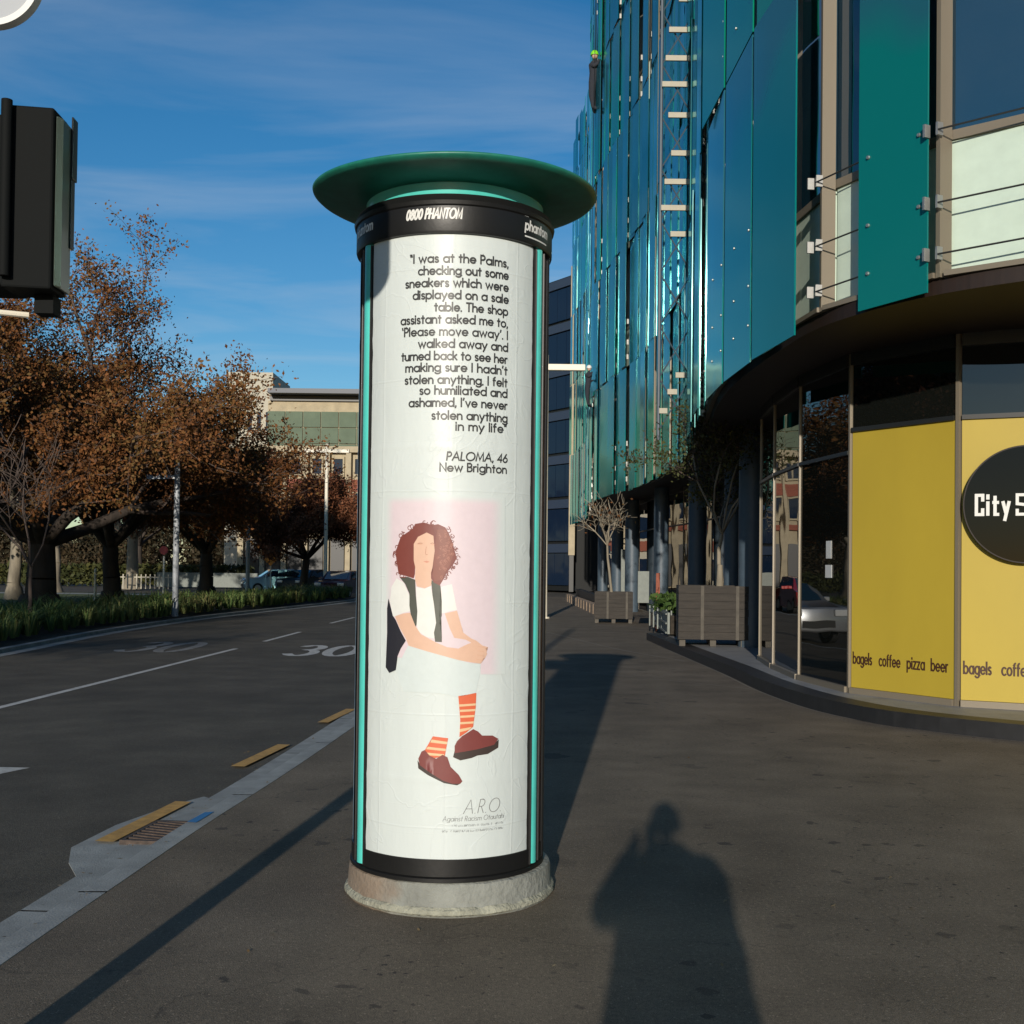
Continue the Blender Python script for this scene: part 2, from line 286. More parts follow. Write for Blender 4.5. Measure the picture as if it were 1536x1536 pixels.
M['lettering_white'] = pmat('white_lettering', (.66, .66, .63), .5)
M['cream'] = pmat('cream_stone', (.38, .32, .215), .85, var=.14, vscale=1.5, bump=.2, bscale=8)
M['palewall'] = pmat('pale_render', (.42, .39, .31), .8, var=.05)
M['redband'] = pmat('red_brick_band', (.24, .07, .04), .8, var=.2)
M['greenglass'] = pmat('green_glass', (.115, .15, .105), .7, spec=.15, var=.1, vscale=1)
M['darkroof'] = pmat('dark_roof', (.045, .055, .075), .5)
M['bluewall'] = glass('blue_curtain_glass', (.008, .018, .04), 1.35, .06, wob=.03)
M['bluespan'] = pmat('blue_grey_spandrel', (.03, .045, .075), .5)
M['trunk'] = pmat('bark', (.045, .034, .026), .9, var=.4, vscale=3, bump=.8, bscale=14, stretch=(1, 1, .25))
M['paletrunk'] = pmat('pale_bark', (.22, .19, .14), .85, var=.3, vscale=4, bump=.5, bscale=18, stretch=(1, 1, .25))
M['twig'] = pmat('twig_bark', (.085, .062, .05), .9)
M['leaf'] = leafmat('autumn_leaves', [(.030, .018, .009), (.085, .036, .014), (.18, .070, .021), (.12, .075, .024), (.23, .105, .038)])
M['leaf2'] = leafmat('reddish_leaves', [(.035, .016, .010), (.10, .036, .018), (.18, .066, .03), (.24, .11, .055)])
M['olive'] = leafmat('olive_leaves', [(.018, .024, .008), (.045, .052, .016), (.09, .085, .024)])
M['flax'] = leafmat('flax_blades', [(.03, .065, .022), (.08, .14, .04), (.16, .19, .065), (.22, .17, .075)])
M['fresh'] = leafmat('fresh_leaves', [(.015, .035, .008), (.04, .075, .015), (.11, .15, .035)])
M['plank'] = pmat('dark_stained_plank', (.028, .023, .018), .75, var=.3, vscale=3, stretch=(1, 1, 9), bump=.3, bscale=30)
M['plankpale'] = pmat('pale_batten', (.075, .066, .052), .75, var=.25, vscale=5)
M['crate'] = pmat('grey_crate', (.17, .19, .17), .6, var=.1)
M['pier'] = pmat('blue_grey_pier', (.055, .080, .105), .5, var=.1)
M['carblue'] = pmat('silver_blue_car_paint', (.30, .40, .52), .3, metal=.5, coat=1, coatr=.03)
M['carred'] = pmat('dark_red_car_paint', (.06, .012, .022), .3, metal=.2, coat=1, coatr=.03)
M['carred2'] = pmat('red_car_paint', (.45, .02, .015), .3, coat=1, coatr=.03)
M['tyre'] = pmat('tyre_rubber', (.02, .02, .02), .85)
M['lampglass'] = pmat('headlight_lens', (.7, .72, .72), .15, coat=1)
M['taillight'] = pmat('tail_light_lens', (.4, .02, .01), .2, coat=1)
M['signred'] = pmat('sign_red', (.50, .05, .05), .5)
M['signorange'] = pmat('sign_orange', (.75, .28, .03), .5)
M['coat'] = pmat('dark_coat_cloth', (.02, .022, .03), .9, bump=.4, bscale=200)
M['skin'] = pmat('skin', (.52, .32, .23), .55)
M['hairm'] = pmat('brown_hair', (.05, .03, .02), .7, bump=.6, bscale=120)
M['lime'] = pmat('lime_helmet', (.22, .62, .02), .4)
M['brickwall'] = pmat('kerb_block', (.30, .22, .15), .85, var=.3, vscale=8)
# poster paper with folds and a gloss
pp = pmat('poster_paper', (.56, .61, .595), .5, spec=.3, var=.025, vscale=5, bump=.22, bscale=9, coat=.2, coatr=.33, stretch=(1, 1, .35))
def creases(m):
    nt = m.node_tree; L = nt.links.new; b = nt.nodes['Principled BSDF']; old = b.inputs['Normal'].links[0].from_node
    t = nt.nodes.new('ShaderNodeTexCoord'); s = nt.nodes.new('ShaderNodeSeparateXYZ'); L(t.outputs['Object'], s.inputs[0])
    n = nt.nodes.new('ShaderNodeTexNoise'); n.inputs['Scale'].default_value = 3; n.inputs['Detail'].default_value = 4; L(t.outputs['Object'], n.inputs['Vector'])
    hs = []
    for ax, per, off, wid in ((2, .515, .10, .006), (0, .31, -.017, .006), (2, .129, .0, .002)):
        a = nt.nodes.new('ShaderNodeMath'); a.operation = 'MULTIPLY_ADD'; a.inputs[1].default_value = .02; L(n.outputs[0], a.inputs[0]); L(s.outputs[ax], a.inputs[2])
        o_ = nt.nodes.new('ShaderNodeMath'); o_.operation = 'ADD'; o_.inputs[1].default_value = off+per*10; L(a.outputs[0], o_.inputs[0])
        f = nt.nodes.new('ShaderNodeMath'); f.operation = 'PINGPONG'; f.inputs[1].default_value = per/2; L(o_.outputs[0], f.inputs[0])
        r = nt.nodes.new('ShaderNodeMapRange'); r.inputs[1].default_value = 0; r.inputs[2].default_value = wid; r.inputs[3].default_value = 1 if wid > .004 else .25; r.inputs[4].default_value = 0; L(f.outputs[0], r.inputs[0]); hs.append(r.outputs[0])
    w = nt.nodes.new('ShaderNodeTexNoise'); w.inputs['Scale'].default_value = 2.6; w.inputs['Detail'].default_value = 3; w.inputs['Distortion'].default_value = 1.5; L(t.outputs['Object'], w.inputs['Vector'])
    w1 = nt.nodes.new('ShaderNodeMath'); w1.operation = 'SUBTRACT'; w1.inputs[1].default_value = .5; L(w.outputs[0], w1.inputs[0]); w2 = nt.nodes.new('ShaderNodeMath'); w2.operation = 'ABSOLUTE'; L(w1.outputs[0], w2.inputs[0])
    w3 = nt.nodes.new('ShaderNodeMapRange'); w3.inputs[1].default_value = 0; w3.inputs[2].default_value = .018; w3.inputs[3].default_value = .8; w3.inputs[4].default_value = 0; L(w2.outputs[0], w3.inputs[0]); hs.append(w3.outputs[0])
    acc = hs[0]
    for h in hs[1:]:
        a = nt.nodes.new('ShaderNodeMath'); a.operation = 'ADD'; L(acc, a.inputs[0]); L(h, a.inputs[1]); acc = a.outputs[0]
    bp = nt.nodes.new('ShaderNodeBump'); bp.inputs['Strength'].default_value = .55; bp.inputs['Distance'].default_value = .0016; L(acc, bp.inputs['Height']); L(old.outputs[0], bp.inputs['Normal']); L(bp.outputs[0], b.inputs['Normal'])
creases(pp)
M['paper'] = pp
# ------------------------------------------------------------ stroke alphabet (round geometric capitals and small letters)
def arc(cx, cy, rx, ry, a0, a1, n=14): return [(cx+rx*math.cos(R(a0+(a1-a0)*i/n)), cy+ry*math.sin(R(a0+(a1-a0)*i/n))) for i in range(n+1)]
X_ = .62; q = X_/2
def bowl(cx=q): return arc(cx, q, q, q, 0, 360, 22)
G = {
 'a': (X_, [bowl(), [(X_, 0), (X_, X_)]]), 'b': (X_, [bowl(), [(0, 0), (0, 1)]]), 'c': (.5, [arc(q, q, q, q, 50, 310)]),
 'd': (X_, [bowl(), [(X_, 0), (X_, 1)]]), 'e': (X_, [arc(q, q, q, q, 0, 318), [(0.02, q), (X_, q)]]), 'f': (.3, [[(.1, 0), (.1, .8)]+arc(.28, .8, .18, .19, 180, 95, 6), [(0, X_), (.28, X_)]]),
 'g': (X_, [bowl(), [(X_, X_), (X_, -.08)]+arc(q, -.08, q, .22, 0, -150, 10)]), 'h': (.52, [[(0, 0), (0, 1)], arc(.26, .36, .26, .26, 180, 0, 10)+[(.52, 0)]]),
 'i': (.0, [[(0, 0), (0, X_)], [(0, .84), (0, .93)]]), 'k': (.46, [[(0, 0), (0, 1)], [(.43, X_), (.03, .27)], [(.14, .36), (.46, 0)]]),
 'l': (0, [[(0, 0), (0, 1)]]), 'm': (.86, [[(0, 0), (0, X_)], arc(.215, .4, .215, .22, 180, 0, 9)+[(.43, 0)], arc(.645, .4, .215, .22, 180, 0, 9)+[(.86, 0)]]),
 'n': (.5, [[(0, 0), (0, X_)], arc(.25, .37, .25, .25, 180, 0, 10)+[(.5, 0)]]), 'o': (X_, [bowl()]), 'p': (X_, [bowl(), [(0, X_), (0, -.32)]]),
 'r': (.28, [[(0, 0), (0, X_)], arc(.24, .38, .24, .24, 180, 80, 7)]), 's': (.36, [arc(.18, .46, .16, .155, 35, 270, 10)+arc(.18, .155, .18, .155, 90, -140, 10)]),
 't': (.32, [[(.16, 0), (.16, .88)], [(0, X_), (.32, X_)]]), 'u': (.5, [[(0, X_), (0, .25)]+arc(.25, .25, .25, .25, 180, 360, 10), [(.5, 0), (.5, X_)]]),
 'v': (.52, [[(0, X_), (.26, 0), (.52, X_)]]), 'w': (.84, [[(0, X_), (.21, 0), (.42, X_-.04), (.63, 0), (.84, X_)]]),
 'y': (.54, [[(0, X_), (.27, 0)], [(.54, X_), (.12, -.32)]]), 'z': (.44, [[(0, X_), (.44, X_), (0, 0), (.44, 0)]]), 'x': (.44, [[(0, 0), (.44, X_)], [(0, X_), (.44, 0)]]),
 'A': (.8, [[(0, 0), (.4, 1), (.8, 0)], [(.15, .34), (.65, .34)]]), 'B': (.5, [[(0, 0), (0, 1)], [(0, 1), (.24, 1)]+arc(.24, .77, .22, .23, 90, -90, 9)+[(0, .54)], [(.24, .54)]+arc(.24, .27, .26, .27, 90, -90, 9)+[(0, 0)]]),
 'C': (.8, [arc(.5, .5, .5, .5, 50, 310, 20)]), 'H': (.62, [[(0, 0), (0, 1)], [(.62, 0), (.62, 1)], [(0, .5), (.62, .5)]]), 'I': (0, [[(0, 0), (0, 1)]]), 'L': (.42, [[(0, 1), (0, 0), (.42, 0)]]),
 'M': (.88, [[(0, 0), (.1, 1), (.44, .12), (.78, 1), (.88, 0)]]), 'N': (.66, [[(0, 0), (0, 1), (.66, 0), (.66, 1)]]), 'O': (1, [arc(.5, .5, .5, .5, 0, 360, 28)]),
 'P': (.46, [[(0, 0), (0, 1), (.22, 1)]+arc(.22, .73, .25, .27, 90, -90, 9)+[(0, .46)]]), 'R': (.5, [[(0, 0), (0, 1), (.22, 1)]+arc(.22, .74, .24, .26, 90, -90, 9)+[(0, .48)], [(.2, .48), (.5, 0)]]),
 'S': (.48, [arc(.24, .75, .22, .24, 30, 270, 10)+arc(.24, .26, .24, .26, 90, -150, 10)]), 'T': (.56, [[(.28, 0), (.28, 1)], [(0, 1), (.56, 1)]]),
 '0': (.56, [arc(.28, .5, .28, .5, 0, 360, 22)]), '8': (.5, [arc(.25, .76, .2, .22, 0, 360, 16), arc(.25, .27, .25, .27, 0, 360, 18)]), '3': (.46, [arc(.2, .76, .22, .23, 150, -90, 10), arc(.2, .27, .25, .27, 90, -150, 10)]),
 '4': (.54, [[(.42, 0), (.42, 1), (0, .26), (.54, .26)]]), '6': (.56, [arc(.28, .28, .28, .28, 0, 360, 18), [(.05, .42), (.36, 1)]]),
 '.': (.03, [[(0, 0), (.03, 0)]]), ',': (.05, [[(.05, .06), (0, -.14)]]), '’': (.05, [[(.06, 1), (0, .78)]]), '‘': (.05, [[(0, 1), (.05, .78)]]), '“': (.22, [[(0, 1), (.05, .78)], [(.15, 1), (.2, .78)]]), '”': (.22, [[(.06, 1), (0, .78)], [(.21, 1), (.15, .78)]]),
 ' ': (.2, [])}
# squared condensed letters for the shop front and the band on the column
C_ = .40
GS = {'b': (C_, [[(0, 1), (0, 0), (C_, 0), (C_, X_), (0, X_)]]), 'a': (C_, [[(.03, X_), (C_, X_), (C_, 0), (0, 0), (0, .36), (C_, .36)]]), 'g': (C_, [[(C_, 0), (0, 0), (0, X_), (C_, X_), (C_, -.28), (.03, -.28)]]),
 'e': (C_, [[(C_, 0), (0, 0), (0, X_), (C_, X_), (C_, .3), (0, .3)]]), 'l': (0.06, [[(0, 1), (0, 0), (.08, 0)]]), 's': (C_, [[(C_, X_), (0, X_), (0, .33), (C_, .33), (C_, 0), (0, 0)]]), 'c': (C_, [[(C_, X_), (0, X_), (0, 0), (C_, 0)]]),
 'o': (C_, [[(0, 0), (C_, 0), (C_, X_), (0, X_), (0, 0)]]), 'f': (.28, [[(.08, 0), (.08, 1), (.28, 1)], [(0, X_), (.26, X_)]]), 'p': (C_, [[(0, -.28), (0, X_), (C_, X_), (C_, 0), (0, 0)]]), 'i': (0, [[(0, 0), (0, X_)], [(0, .84), (0, .98)]]),
 'z': (C_, [[(0, X_), (C_, X_), (0, 0), (C_, 0)]]), 'r': (.28, [[(0, 0), (0, X_), (.28, X_)]]), 't': (.3, [[(.1, .9), (.1, 0), (.3, 0)], [(0, X_), (.28, X_)]]), 'y': (C_, [[(0, X_), (.2, .05)], [(C_, X_), (.12, -.28)]]),
 'C': (.44, [[(.44, .74), (.44, 1), (0, 1), (0, 0), (.44, 0), (.44, .26)]]), 'S': (.44, [[(.44, .78), (.44, 1), (0, 1), (0, .54), (.44, .46), (.44, 0), (0, 0), (0, .22)]]), 'h': (C_, [[(0, 0), (0, 1)], [(0, X_), (C_, X_), (C_, 0)]]), 'n': (C_, [[(0, 0), (0, X_), (C_, X_), (C_, 0)]]), 'm': (.6, [[(0, 0), (0, X_), (.6, X_), (.6, 0)], [(.3, 0), (.3, X_)]]),
 'P': (.42, [[(0, 0), (0, 1), (.42, 1), (.42, .46), (0, .46)]]), 'H': (.44, [[(0, 0), (0, 1)], [(.44, 0), (.44, 1)], [(0, .5), (.44, .5)]]), 'A': (.44, [[(0, 0), (0, 1), (.44, 1), (.44, 0)], [(0, .4), (.44, .4)]]), 'N': (.44, [[(0, 0), (0, 1), (.44, 0), (.44, 1)]]),
 'T': (.44, [[(.22, 0), (.22, 1)], [(0, 1), (.44, 1)]]), 'O': (.44, [[(0, 0), (.44, 0), (.44, 1), (0, 1), (0, 0)]]), 'M': (.64, [[(0, 0), (0, 1), (.32, .3), (.64, 1), (.64, 0)]]), '0': (.42, [[(0, 0), (.42, 0), (.42, 1), (0, 1), (0, 0)]]), '8': (.42, [[(0, 0), (.42, 0), (.42, 1), (0, 1), (0, 0)], [(0, .5), (.42, .5)]]), '3': (.42, [[(0, 0), (.42, 0), (.42, 1), (0, 1)], [(.1, .5), (.42, .5)]]), ' ': (.24, [])}
def ribbon(mb, pts, w, mapf, off):
    """flat ribbon of half width w along pts, placed by mapf(u, v, off)"""
    n = len(pts); L = []; Rr = []
    closed = math.dist(pts[0], pts[-1]) < 1e-6
    for i in range(n):
        a = Vector(pts[i]) - Vector(pts[i-1]) if i > 0 else (Vector(pts[0])-Vector(pts[-2]) if closed else Vector(pts[1])-Vector(pts[0]))
        b = Vector(pts[i+1]) - Vector(pts[i]) if i < n-1 else (Vector(pts[1])-Vector(pts[0]) if closed else a)
        a.normalize(); b.normalize(); t = a+b
        if t.length < 1e-3: t = a.copy()
        t.normalize(); nn = Vector((-t.y, t.x)); k = w/max(.45, nn.dot(Vector((-a.y, a.x))))
        p = Vector(pts[i])
        if not closed and i == 0: p = p - a*w*.8
        if not closed and i == n-1: p = p + a*w*.8
        L.append(p+nn*k); Rr.append(p-nn*k)
    vs = [mapf(p.x, p.y, off) for p in L]+[mapf(p.x, p.y, off) for p in Rr]
    mb.add(vs, [(n+i, n+i+1, i+1, i) for i in range(n-1)])
def text(mb, s, mapf, u0, u1, v0, cap, wt=.085, gap=.20, font=G, slant=0, base=0.0006):
    x = 0; items = []
    for ch in s:
        w, st = font[ch] if ch in font else G[ch]
        items.append((x, st)); x += w+gap+ (0 if w > .05 else .04)
    tot = x-gap; sx_ = (u1-u0)/tot; k = 0
    for x0, st in items:
        for ln in st:
            pts = [(u0+(x0+p[0])*sx_+slant*p[1]*cap, v0+p[1]*cap) for p in ln]
            ribbon(mb, pts, wt*cap, mapf, base+.00003*(k % 9)); k += 1
# ------------------------------------------------------------ ground, road, pavement, kerbs
def S(name, mb, mat, **k): return mb.build(name, mat, kind='structure', **k)
ZR = -.11
S('ground', MB().add([(-700, -400, ZR-.03), (700, -400, ZR-.03), (700, 1500, ZR-.03), (-700, 1500, ZR-.03)], [(0, 1, 2, 3)]), M['road'])
K = [(-2.1, -60), (-2.09, -6), (-2.07, 0), (-2.05, 3), (-2.01, 4.57), (-1.94, 5.78), (-1.86, 7.09), (-1.73, 8.64), (-1.57, 11.11), (-1.42, 14), (-1.2, 20), (-1.0, 30), (-.9, 45), (-.8, 64)]
def interp(P, n=5):
    out = []
    for i in range(len(P)-1):
        p0 = P[max(i-1, 0)]; p1 = P[i]; p2 = P[i+1]; p3 = P[min(i+2, len(P)-1)]
        for k in range(n):
            t = k/n
            # uniform catmull-rom with limited tangents
            d = math.dist(p1, p2); l0 = math.dist(p0, p1) or d; l2 = math.dist(p2, p3) or d
            m1 = [((p2[j]-p1[j])/d+(p1[j]-p0[j])/l0)/2*d if i > 0 else (p2[j]-p1[j]) for j in (0, 1)]
            m2 = [((p3[j]-p2[j])/l2+(p2[j]-p1[j])/d)/2*d if i < len(P)-2 else (p2[j]-p1[j]) for j in (0, 1)]
            h = (2*t**3-3*t*t+1, t**3-2*t*t+t, -2*t**3+3*t*t, t**3-t*t)
            out.append(tuple(h[0]*p1[j]+h[1]*m1[j]+h[2]*p2[j]+h[3]*m2[j] for j in (0, 1)))
    out.append(P[-1]); return out
def offset(P, d):
    out = []
    for i in range(len(P)):
        a = Vector(P[max(i-1, 0)]); b = Vector(P[min(i+1, len(P)-1)]); t = (b-a).normalized(); out.append((P[i][0]-t.y*d, P[i][1]+t.x*d))
    return out
Kc = interp(K, 6)
K15 = offset(Kc, .14); K17 = offset(Kc, .165); K45 = offset(Kc, .42)
# pavement slab between the kerb and beyond the step (buildings stand on it)
pv = MB(); pe = [(14, -60)]*0
pv.strip([(60, y) for x, y in Kc], Kc, 0.0)
S('pavement', pv, M['pave'])
# kerb stones, each about a metre and a half long
def arclen(P):
    s = [0]
    for i in range(1, len(P)): s.append(s[-1]+math.dist(P[i], P[i-1]))
    return s
def sub(P, s0, s1, n=4):
    s = arclen(P); out = []
    for k in range(n+1):
        t = s0+(s1-s0)*k/n
        for i in range(1, len(P)):
            if t <= s[i] or i == len(P)-1:
                u = (t-s[i-1])/(s[i]-s[i-1]); out.append((P[i-1][0]*(1-u)+P[i][0]*u, P[i-1][1]*(1-u)+P[i][1]*u)); break
    return out
kroot = MB()
ks = MB(); gap = .010
tot = arclen(Kc)[-1]
kerb = MB(); kerb.strip(K15, Kc, -.012); 
kerb_o = S('kerb', MB().strip(K15, Kc, -.02), M['kerb'])
s0 = 56.0; kk = 0
while s0 < tot-2:
    A = sub(Kc, s0+gap, s0+2.4-gap, 4); B = offset(A, .14); C = offset(A, .175); D = offset(A, .43)
    m = MB(); n = len(A)
    vs = []
    for P, z in ((A, -.02), (A, .004), (B, .0), (offset(A, .155), -.012), (C, ZR+.012), (D, ZR+.010), (D, ZR-.02)): vs += [(p[0], p[1], z) for p in P]
    fs = [(j*n+i, j*n+i+1, (j+1)*n+i+1, (j+1)*n+i) for j in range(6) for i in range(n-1)]
    m.add(vs, fs)
    m.build('kerb_stone', M['kerb'], kerb_o, smooth=True); s0 += 2.4; kk += 1
# road sheet and paint
road = MB(); LK = [(-9.3, -60), (-9.3, 0), (-9.35, 12), (-9.5, 21.3), (-9.9, 27.7), (-9.7, 35.8), (-8.8, 44.1), (-7.9, 51.8), (-7.6, 56), (-7.9, 60)]
LKc = interp(LK, 5)
road.add([(-30, -60, ZR), (-1.9, -60, ZR), (-1.2, 12, ZR), (-.4, 130, ZR), (-30, 130, ZR)], [(0, 1, 2, 3, 4)])
S('road', road, M['road'])
def gpoly(name, polys, mat, z=ZR+.004, label=None):
    mb = MB()
    for p in polys:
        a = sum(p[i][0]*p[(i+1) % len(p)][1]-p[(i+1) % len(p)][0]*p[i][1] for i in range(len(p)))
        if a < 0: p = p[::-1]
        mb.add([(x, y, z) for x, y in p], [tuple(range(len(p)))])
    return mb.build(name, mat, kind='structure')
def dash(a, b, w):
    d = (Vector(b)-Vector(a)).normalized(); n = Vector((-d.y, d.x))*w/2; a = Vector(a); b = Vector(b)
    return [tuple(a+n), tuple(a-n), tuple(b-n), tuple(b+n)]
gpoly('lane_dash', [dash((-6.02, 12.6), (-5.58, 23.3), .11)], M['white'])
gpoly('lane_dash', [dash((-5.5, 25.6), (-5.40, 29.4), .11)], M['white'])
gpoly('lane_dash', [dash((-5.35, 34), (-5.2, 38), .11)], M['white'])
gpoly('arrow_marking', [[(-3.98, 9.55), (-4.62, 8.0), (-5.3, 9.62)]], M['white'])
for (x0, y0) in ((-7.72, 22.2), (-4.32, 21.7)):
    mb = MB()
    def mr(u, v, off, x0=x0, y0=y0): return (x0+u-.02*v, y0+v, ZR+.004+off)
    text(mb, '30', mr, 0.05, 1.25, 0, 2.8, wt=.036, gap=.24, base=.0)
    # widen across the road like real markings
    mb.build('speed_marking', M['white'] if x0 > -6 else pmat('worn_road_paint', (.20, .195, .18), .75, var=.45, vscale=6, detail=10), kind='structure')
for a, b in (((-2.46, 7.0), (-2.32, 8.2)), ((-2.28, 9.65), (-2.13, 10.85)), ((-2.02, 12.4), (-1.88, 13.6))):
    gpoly('yellow_dash', [dash(a, b, .12)], M['yellowp'], z=ZR+.0185)
# catch pit apron, drain grate and paint mark
ap = MB(); ap.prism([(-2.34, 6.25), (-2.50, 6.55), (-2.62, 6.9), (-2.56, 7.5), (-2.38, 8.15), (-2.24, 8.45), (-2.10, 8.3), (-2.06, 7.1), (-2.13, 6.1)], ZR-.03, ZR+.0045)
S('gutter_apron', ap, M['kerb'])
gr = thing('drain_grate', 'rusty iron drain grate in the gutter beside the yellow dash', 'drain', (-2.26, 7.27, ZR+.012))
gd = Vector((.10, 1)).normalized(); gn = Vector((gd.y, -gd.x)); G0 = Vector((-2.36, 6.98))
def gpt(u, v): return G0+gd*u+gn*v
m = MB()
for u0, u1, v0, v1 in ((0, .03, 0, .27), (.53, .56, 0, .27), (.0301, .5299, 0, .025), (.0301, .5299, .245, .27)):
    c = gpt((u0+u1)/2, (v0+v1)/2); m.box((c.x, c.y, ZR+.018), (v1-v0, u1-u0, .03), rz=-math.atan2(gd.x, gd.y))
m.build('frame', M['rust'], gr)
c = gpt(.28, .135); MB().box((c.x, c.y, ZR+.0165), (.215, .495, .004), rz=-math.atan2(gd.x, gd.y)).build('pit', M['black'], gr)
for i in range(8):
    c = gpt(.062+i*.062, .135); MB().box((c.x, c.y, ZR+.024), (.22, .026, .02), rz=-math.atan2(gd.x, gd.y)-.25).build('bar', M['rust'], gr)
gpoly('blue_paint_mark', [[(-1.99, 7.12), (-1.955, 7.4), (-1.90, 7.42), (-1.915, 7.25), (-1.93, 7.1)]], M['bluep'], z=.0062)
# seams in the pavement
def seam(pts, w=.03):
    P = interp(pts, 5); mb = MB(); mb.strip(offset(P, -w/2), offset(P, w/2), .004); mb.build('pavement_seam', M['seam'], kind='structure')
seam([(.6, 30), (1.4, 26.2), (2.2, 22.6), (3.05, 20.0)]); seam([(.1, 18.5), (1.2, 17.6), (2.6, 16.2), (3.3, 15.4)], .02)
# left verge: kerb, bed, lawn
lk = MB(); LB = offset(LKc, .16)
S('far_kerb', MB().wall(LKc, ZR-.02, -.03).strip(LB, LKc, -.03), M['kerb'])
LD = offset(LKc, .34)
S('gutter', MB().strip(LKc, offset(LKc, -.3), ZR+.006), M['kerb'])
S('planting_bed', MB().strip([(-14.0, y) for x, y in LB], LB, -.034), M['soil'])
S('lawn', MB().strip([(-140, y) for x, y in LB], [(-12.4, y) for x, y in LB], .036), M['grass'])
S('park_path', MB().add([(-140, 57.0, .042), (-12.6, 57.0, .042), (-12.6, 59, .042), (-140, 59, .042)], [(0, 1, 2, 3)]), M['kerb'])
# ------------------------------------------------------------ advertising column
CX, CY = -.305, 5.73
col = thing('advertising_column', 'tall round advertising column with a wide green brim, wearing a white poster of a seated woman', 'advertising column', (CX, CY, 0))
def cylmap(rad):
    def f(u, v, off=0):
        th = u/.468; r = rad+off
        return (CX+r*math.sin(th), CY-r*math.cos(th), v)
    return f
pc = (CX+.012, CY+.025)
pb = MB(); pb.lathe([(.506, 0), (.513, .012), (.506, .035), (.500, .055), (.499, .13), (.495, .148), (.485, .155), (.3, .157)], pc, 128)
for i, v in enumerate(pb.v):
    n_ = noise.noise(Vector(v)*9)*.006+noise.noise(Vector(v)*31)*.003; d = Vector((v[0]-pc[0], v[1]-pc[1], 0)).normalized()
    pb.v[i] = (v[0]+d.x*n_, v[1]+d.y*n_, v[2]+(noise.noise(Vector(v)*14)*.005 if v[2] > .02 else 0))
plinth = pb.build('plinth', M['concrete'], col, smooth=True)
pb = MB(); pb.lathe([(.506, .0045), (.520, .016), (.517, .034), (.502, .046)], pc, 160)
for i, v in enumerate(pb.v):
    n_ = noise.noise(Vector(v)*17)*.008; d = Vector((v[0]-pc[0], v[1]-pc[1], 0)).normalized(); pb.v[i] = (v[0]+d.x*n_, v[1]+d.y*n_, v[2]+n_*.6)
pb.build('mortar_lip', M['conclip'], plinth, smooth=True)
# rust stain on the plinth as a thin scale of rust
rs = MB(); rs.lathe([(.5395, .062), (.5375, .10), (.5375, .135), (.531, .152)], pc, 40, R(-78), R(-27)); 
plm = M['concrete']
# rust streak in the plinth material itself (a stain with its own shape)
nt = plm.node_tree; b = nt.nodes['Principled BSDF']; L = nt.links.new
base = b.inputs['Base Color'].links[0].from_socket; t = nt.nodes.new('ShaderNodeTexCoord'); s = nt.nodes.new('ShaderNodeSeparateXYZ'); L(t.outputs['Object'], s.inputs[0])
nn = nt.nodes.new('ShaderNodeTexNoise'); nn.inputs['Scale'].default_value = 7; L(t.outputs['Object'], nn.inputs['Vector'])
ad = nt.nodes.new('ShaderNodeMath'); ad.operation = 'MULTIPLY_ADD'; ad.inputs[1].default_value = .35; L(nn.outputs[0], ad.inputs[0]); L(s.outputs[0], ad.inputs[2])
mr_ = nt.nodes.new('ShaderNodeMapRange'); mr_.inputs[1].default_value = -.16; mr_.inputs[2].default_value = -.02; mr_.inputs[3].default_value = .55; mr_.inputs[4].default_value = 0; L(ad.outputs[0], mr_.inputs[0])
mk = nt.nodes.new('ShaderNodeMix'); mk.data_type = 'RGBA'; L(mr_.outputs[0], mk.inputs[0]); L(base, mk.inputs[6]); mk.inputs[7].default_value = (.20, .11, .055, 1); L(mk.outputs[2], b.inputs['Base Color'])
MB().lathe([(.47, .155), (.478, .160), (.478, .176), (.466, .182)], (CX, CY), 96).build('foot_ring', M['blackgloss'], col, smooth=True)
MB().lathe([(.460, .15), (.460, 3.17)], (CX, CY), 128).build('shaft', M['blackgloss'], col, smooth=True)
MB().lathe([(.462, .182), (.472, .184), (.472, .262), (.462, .264)], (CX, CY), 128).build('bottom_band', M['blackgloss'], col, smooth=True)
bm_ = MB().lathe([(.462, 3.135), (.484, 3.138), (.488, 3.15), (.488, 3.262), (.496, 3.268), (.500, 3.285), (.492, 3.300), (.485, 3.318), (.44, 3.322)], (CX, CY), 144)
band = bm_.build('sign_band', M['blackgloss'], col, smooth=True)
def bandmap(u, v, off=0): return cylmap(.4885)(u, v, off)
mb = MB(); text(mb, '0800 PHANTOM', bandmap, -.199, .052, 3.203, .044, wt=.095, gap=.26, font=G, slant=.18, base=.0006); mb.build('lettering', M['lettering_white'], band)
mb = MB(); text(mb, 'phantom', bandmap, .375, .565, 3.200, .046, wt=.095, gap=.24, font=G, slant=.1, base=.0006)
ribbon(mb, [(.375+i*.02, 3.168) for i in range(10)], .0035, bandmap, .0006)
mb.add([bandmap(.372, 3.262, .0006), bandmap(.396, 3.262, .0006), bandmap(.384, 3.285, .003)], [(0, 1, 2)])
mb.build('lettering', M['lettering_white'], band)
mb = MB(); text(mb, 'phantom', bandmap, -.60, -.41, 3.200, .046, wt=.095, gap=.24, font=G, slant=.1, base=.0006); mb.build('lettering', M['lettering_white'], band)
MB().lathe([(.43, 3.318), (.436, 3.330), (.440, 3.375), (.443, 3.386)], (CX, CY), 144).build('neck', M['teal'], col, smooth=True)
prof = [(.443, 3.386)]+[(.443+.257*math.sin(a)**1.6*1.0, 3.386+.062*(1-math.cos(a))**.8) for a in [R(x) for x in range(8, 91, 6)]]
prof += [(.706, 3.450), (.708, 3.458), (.704, 3.463), (.55, 3.49), (.3, 3.52), (.02, 3.54)]
br = MB().lathe(prof, (CX, CY), 160)
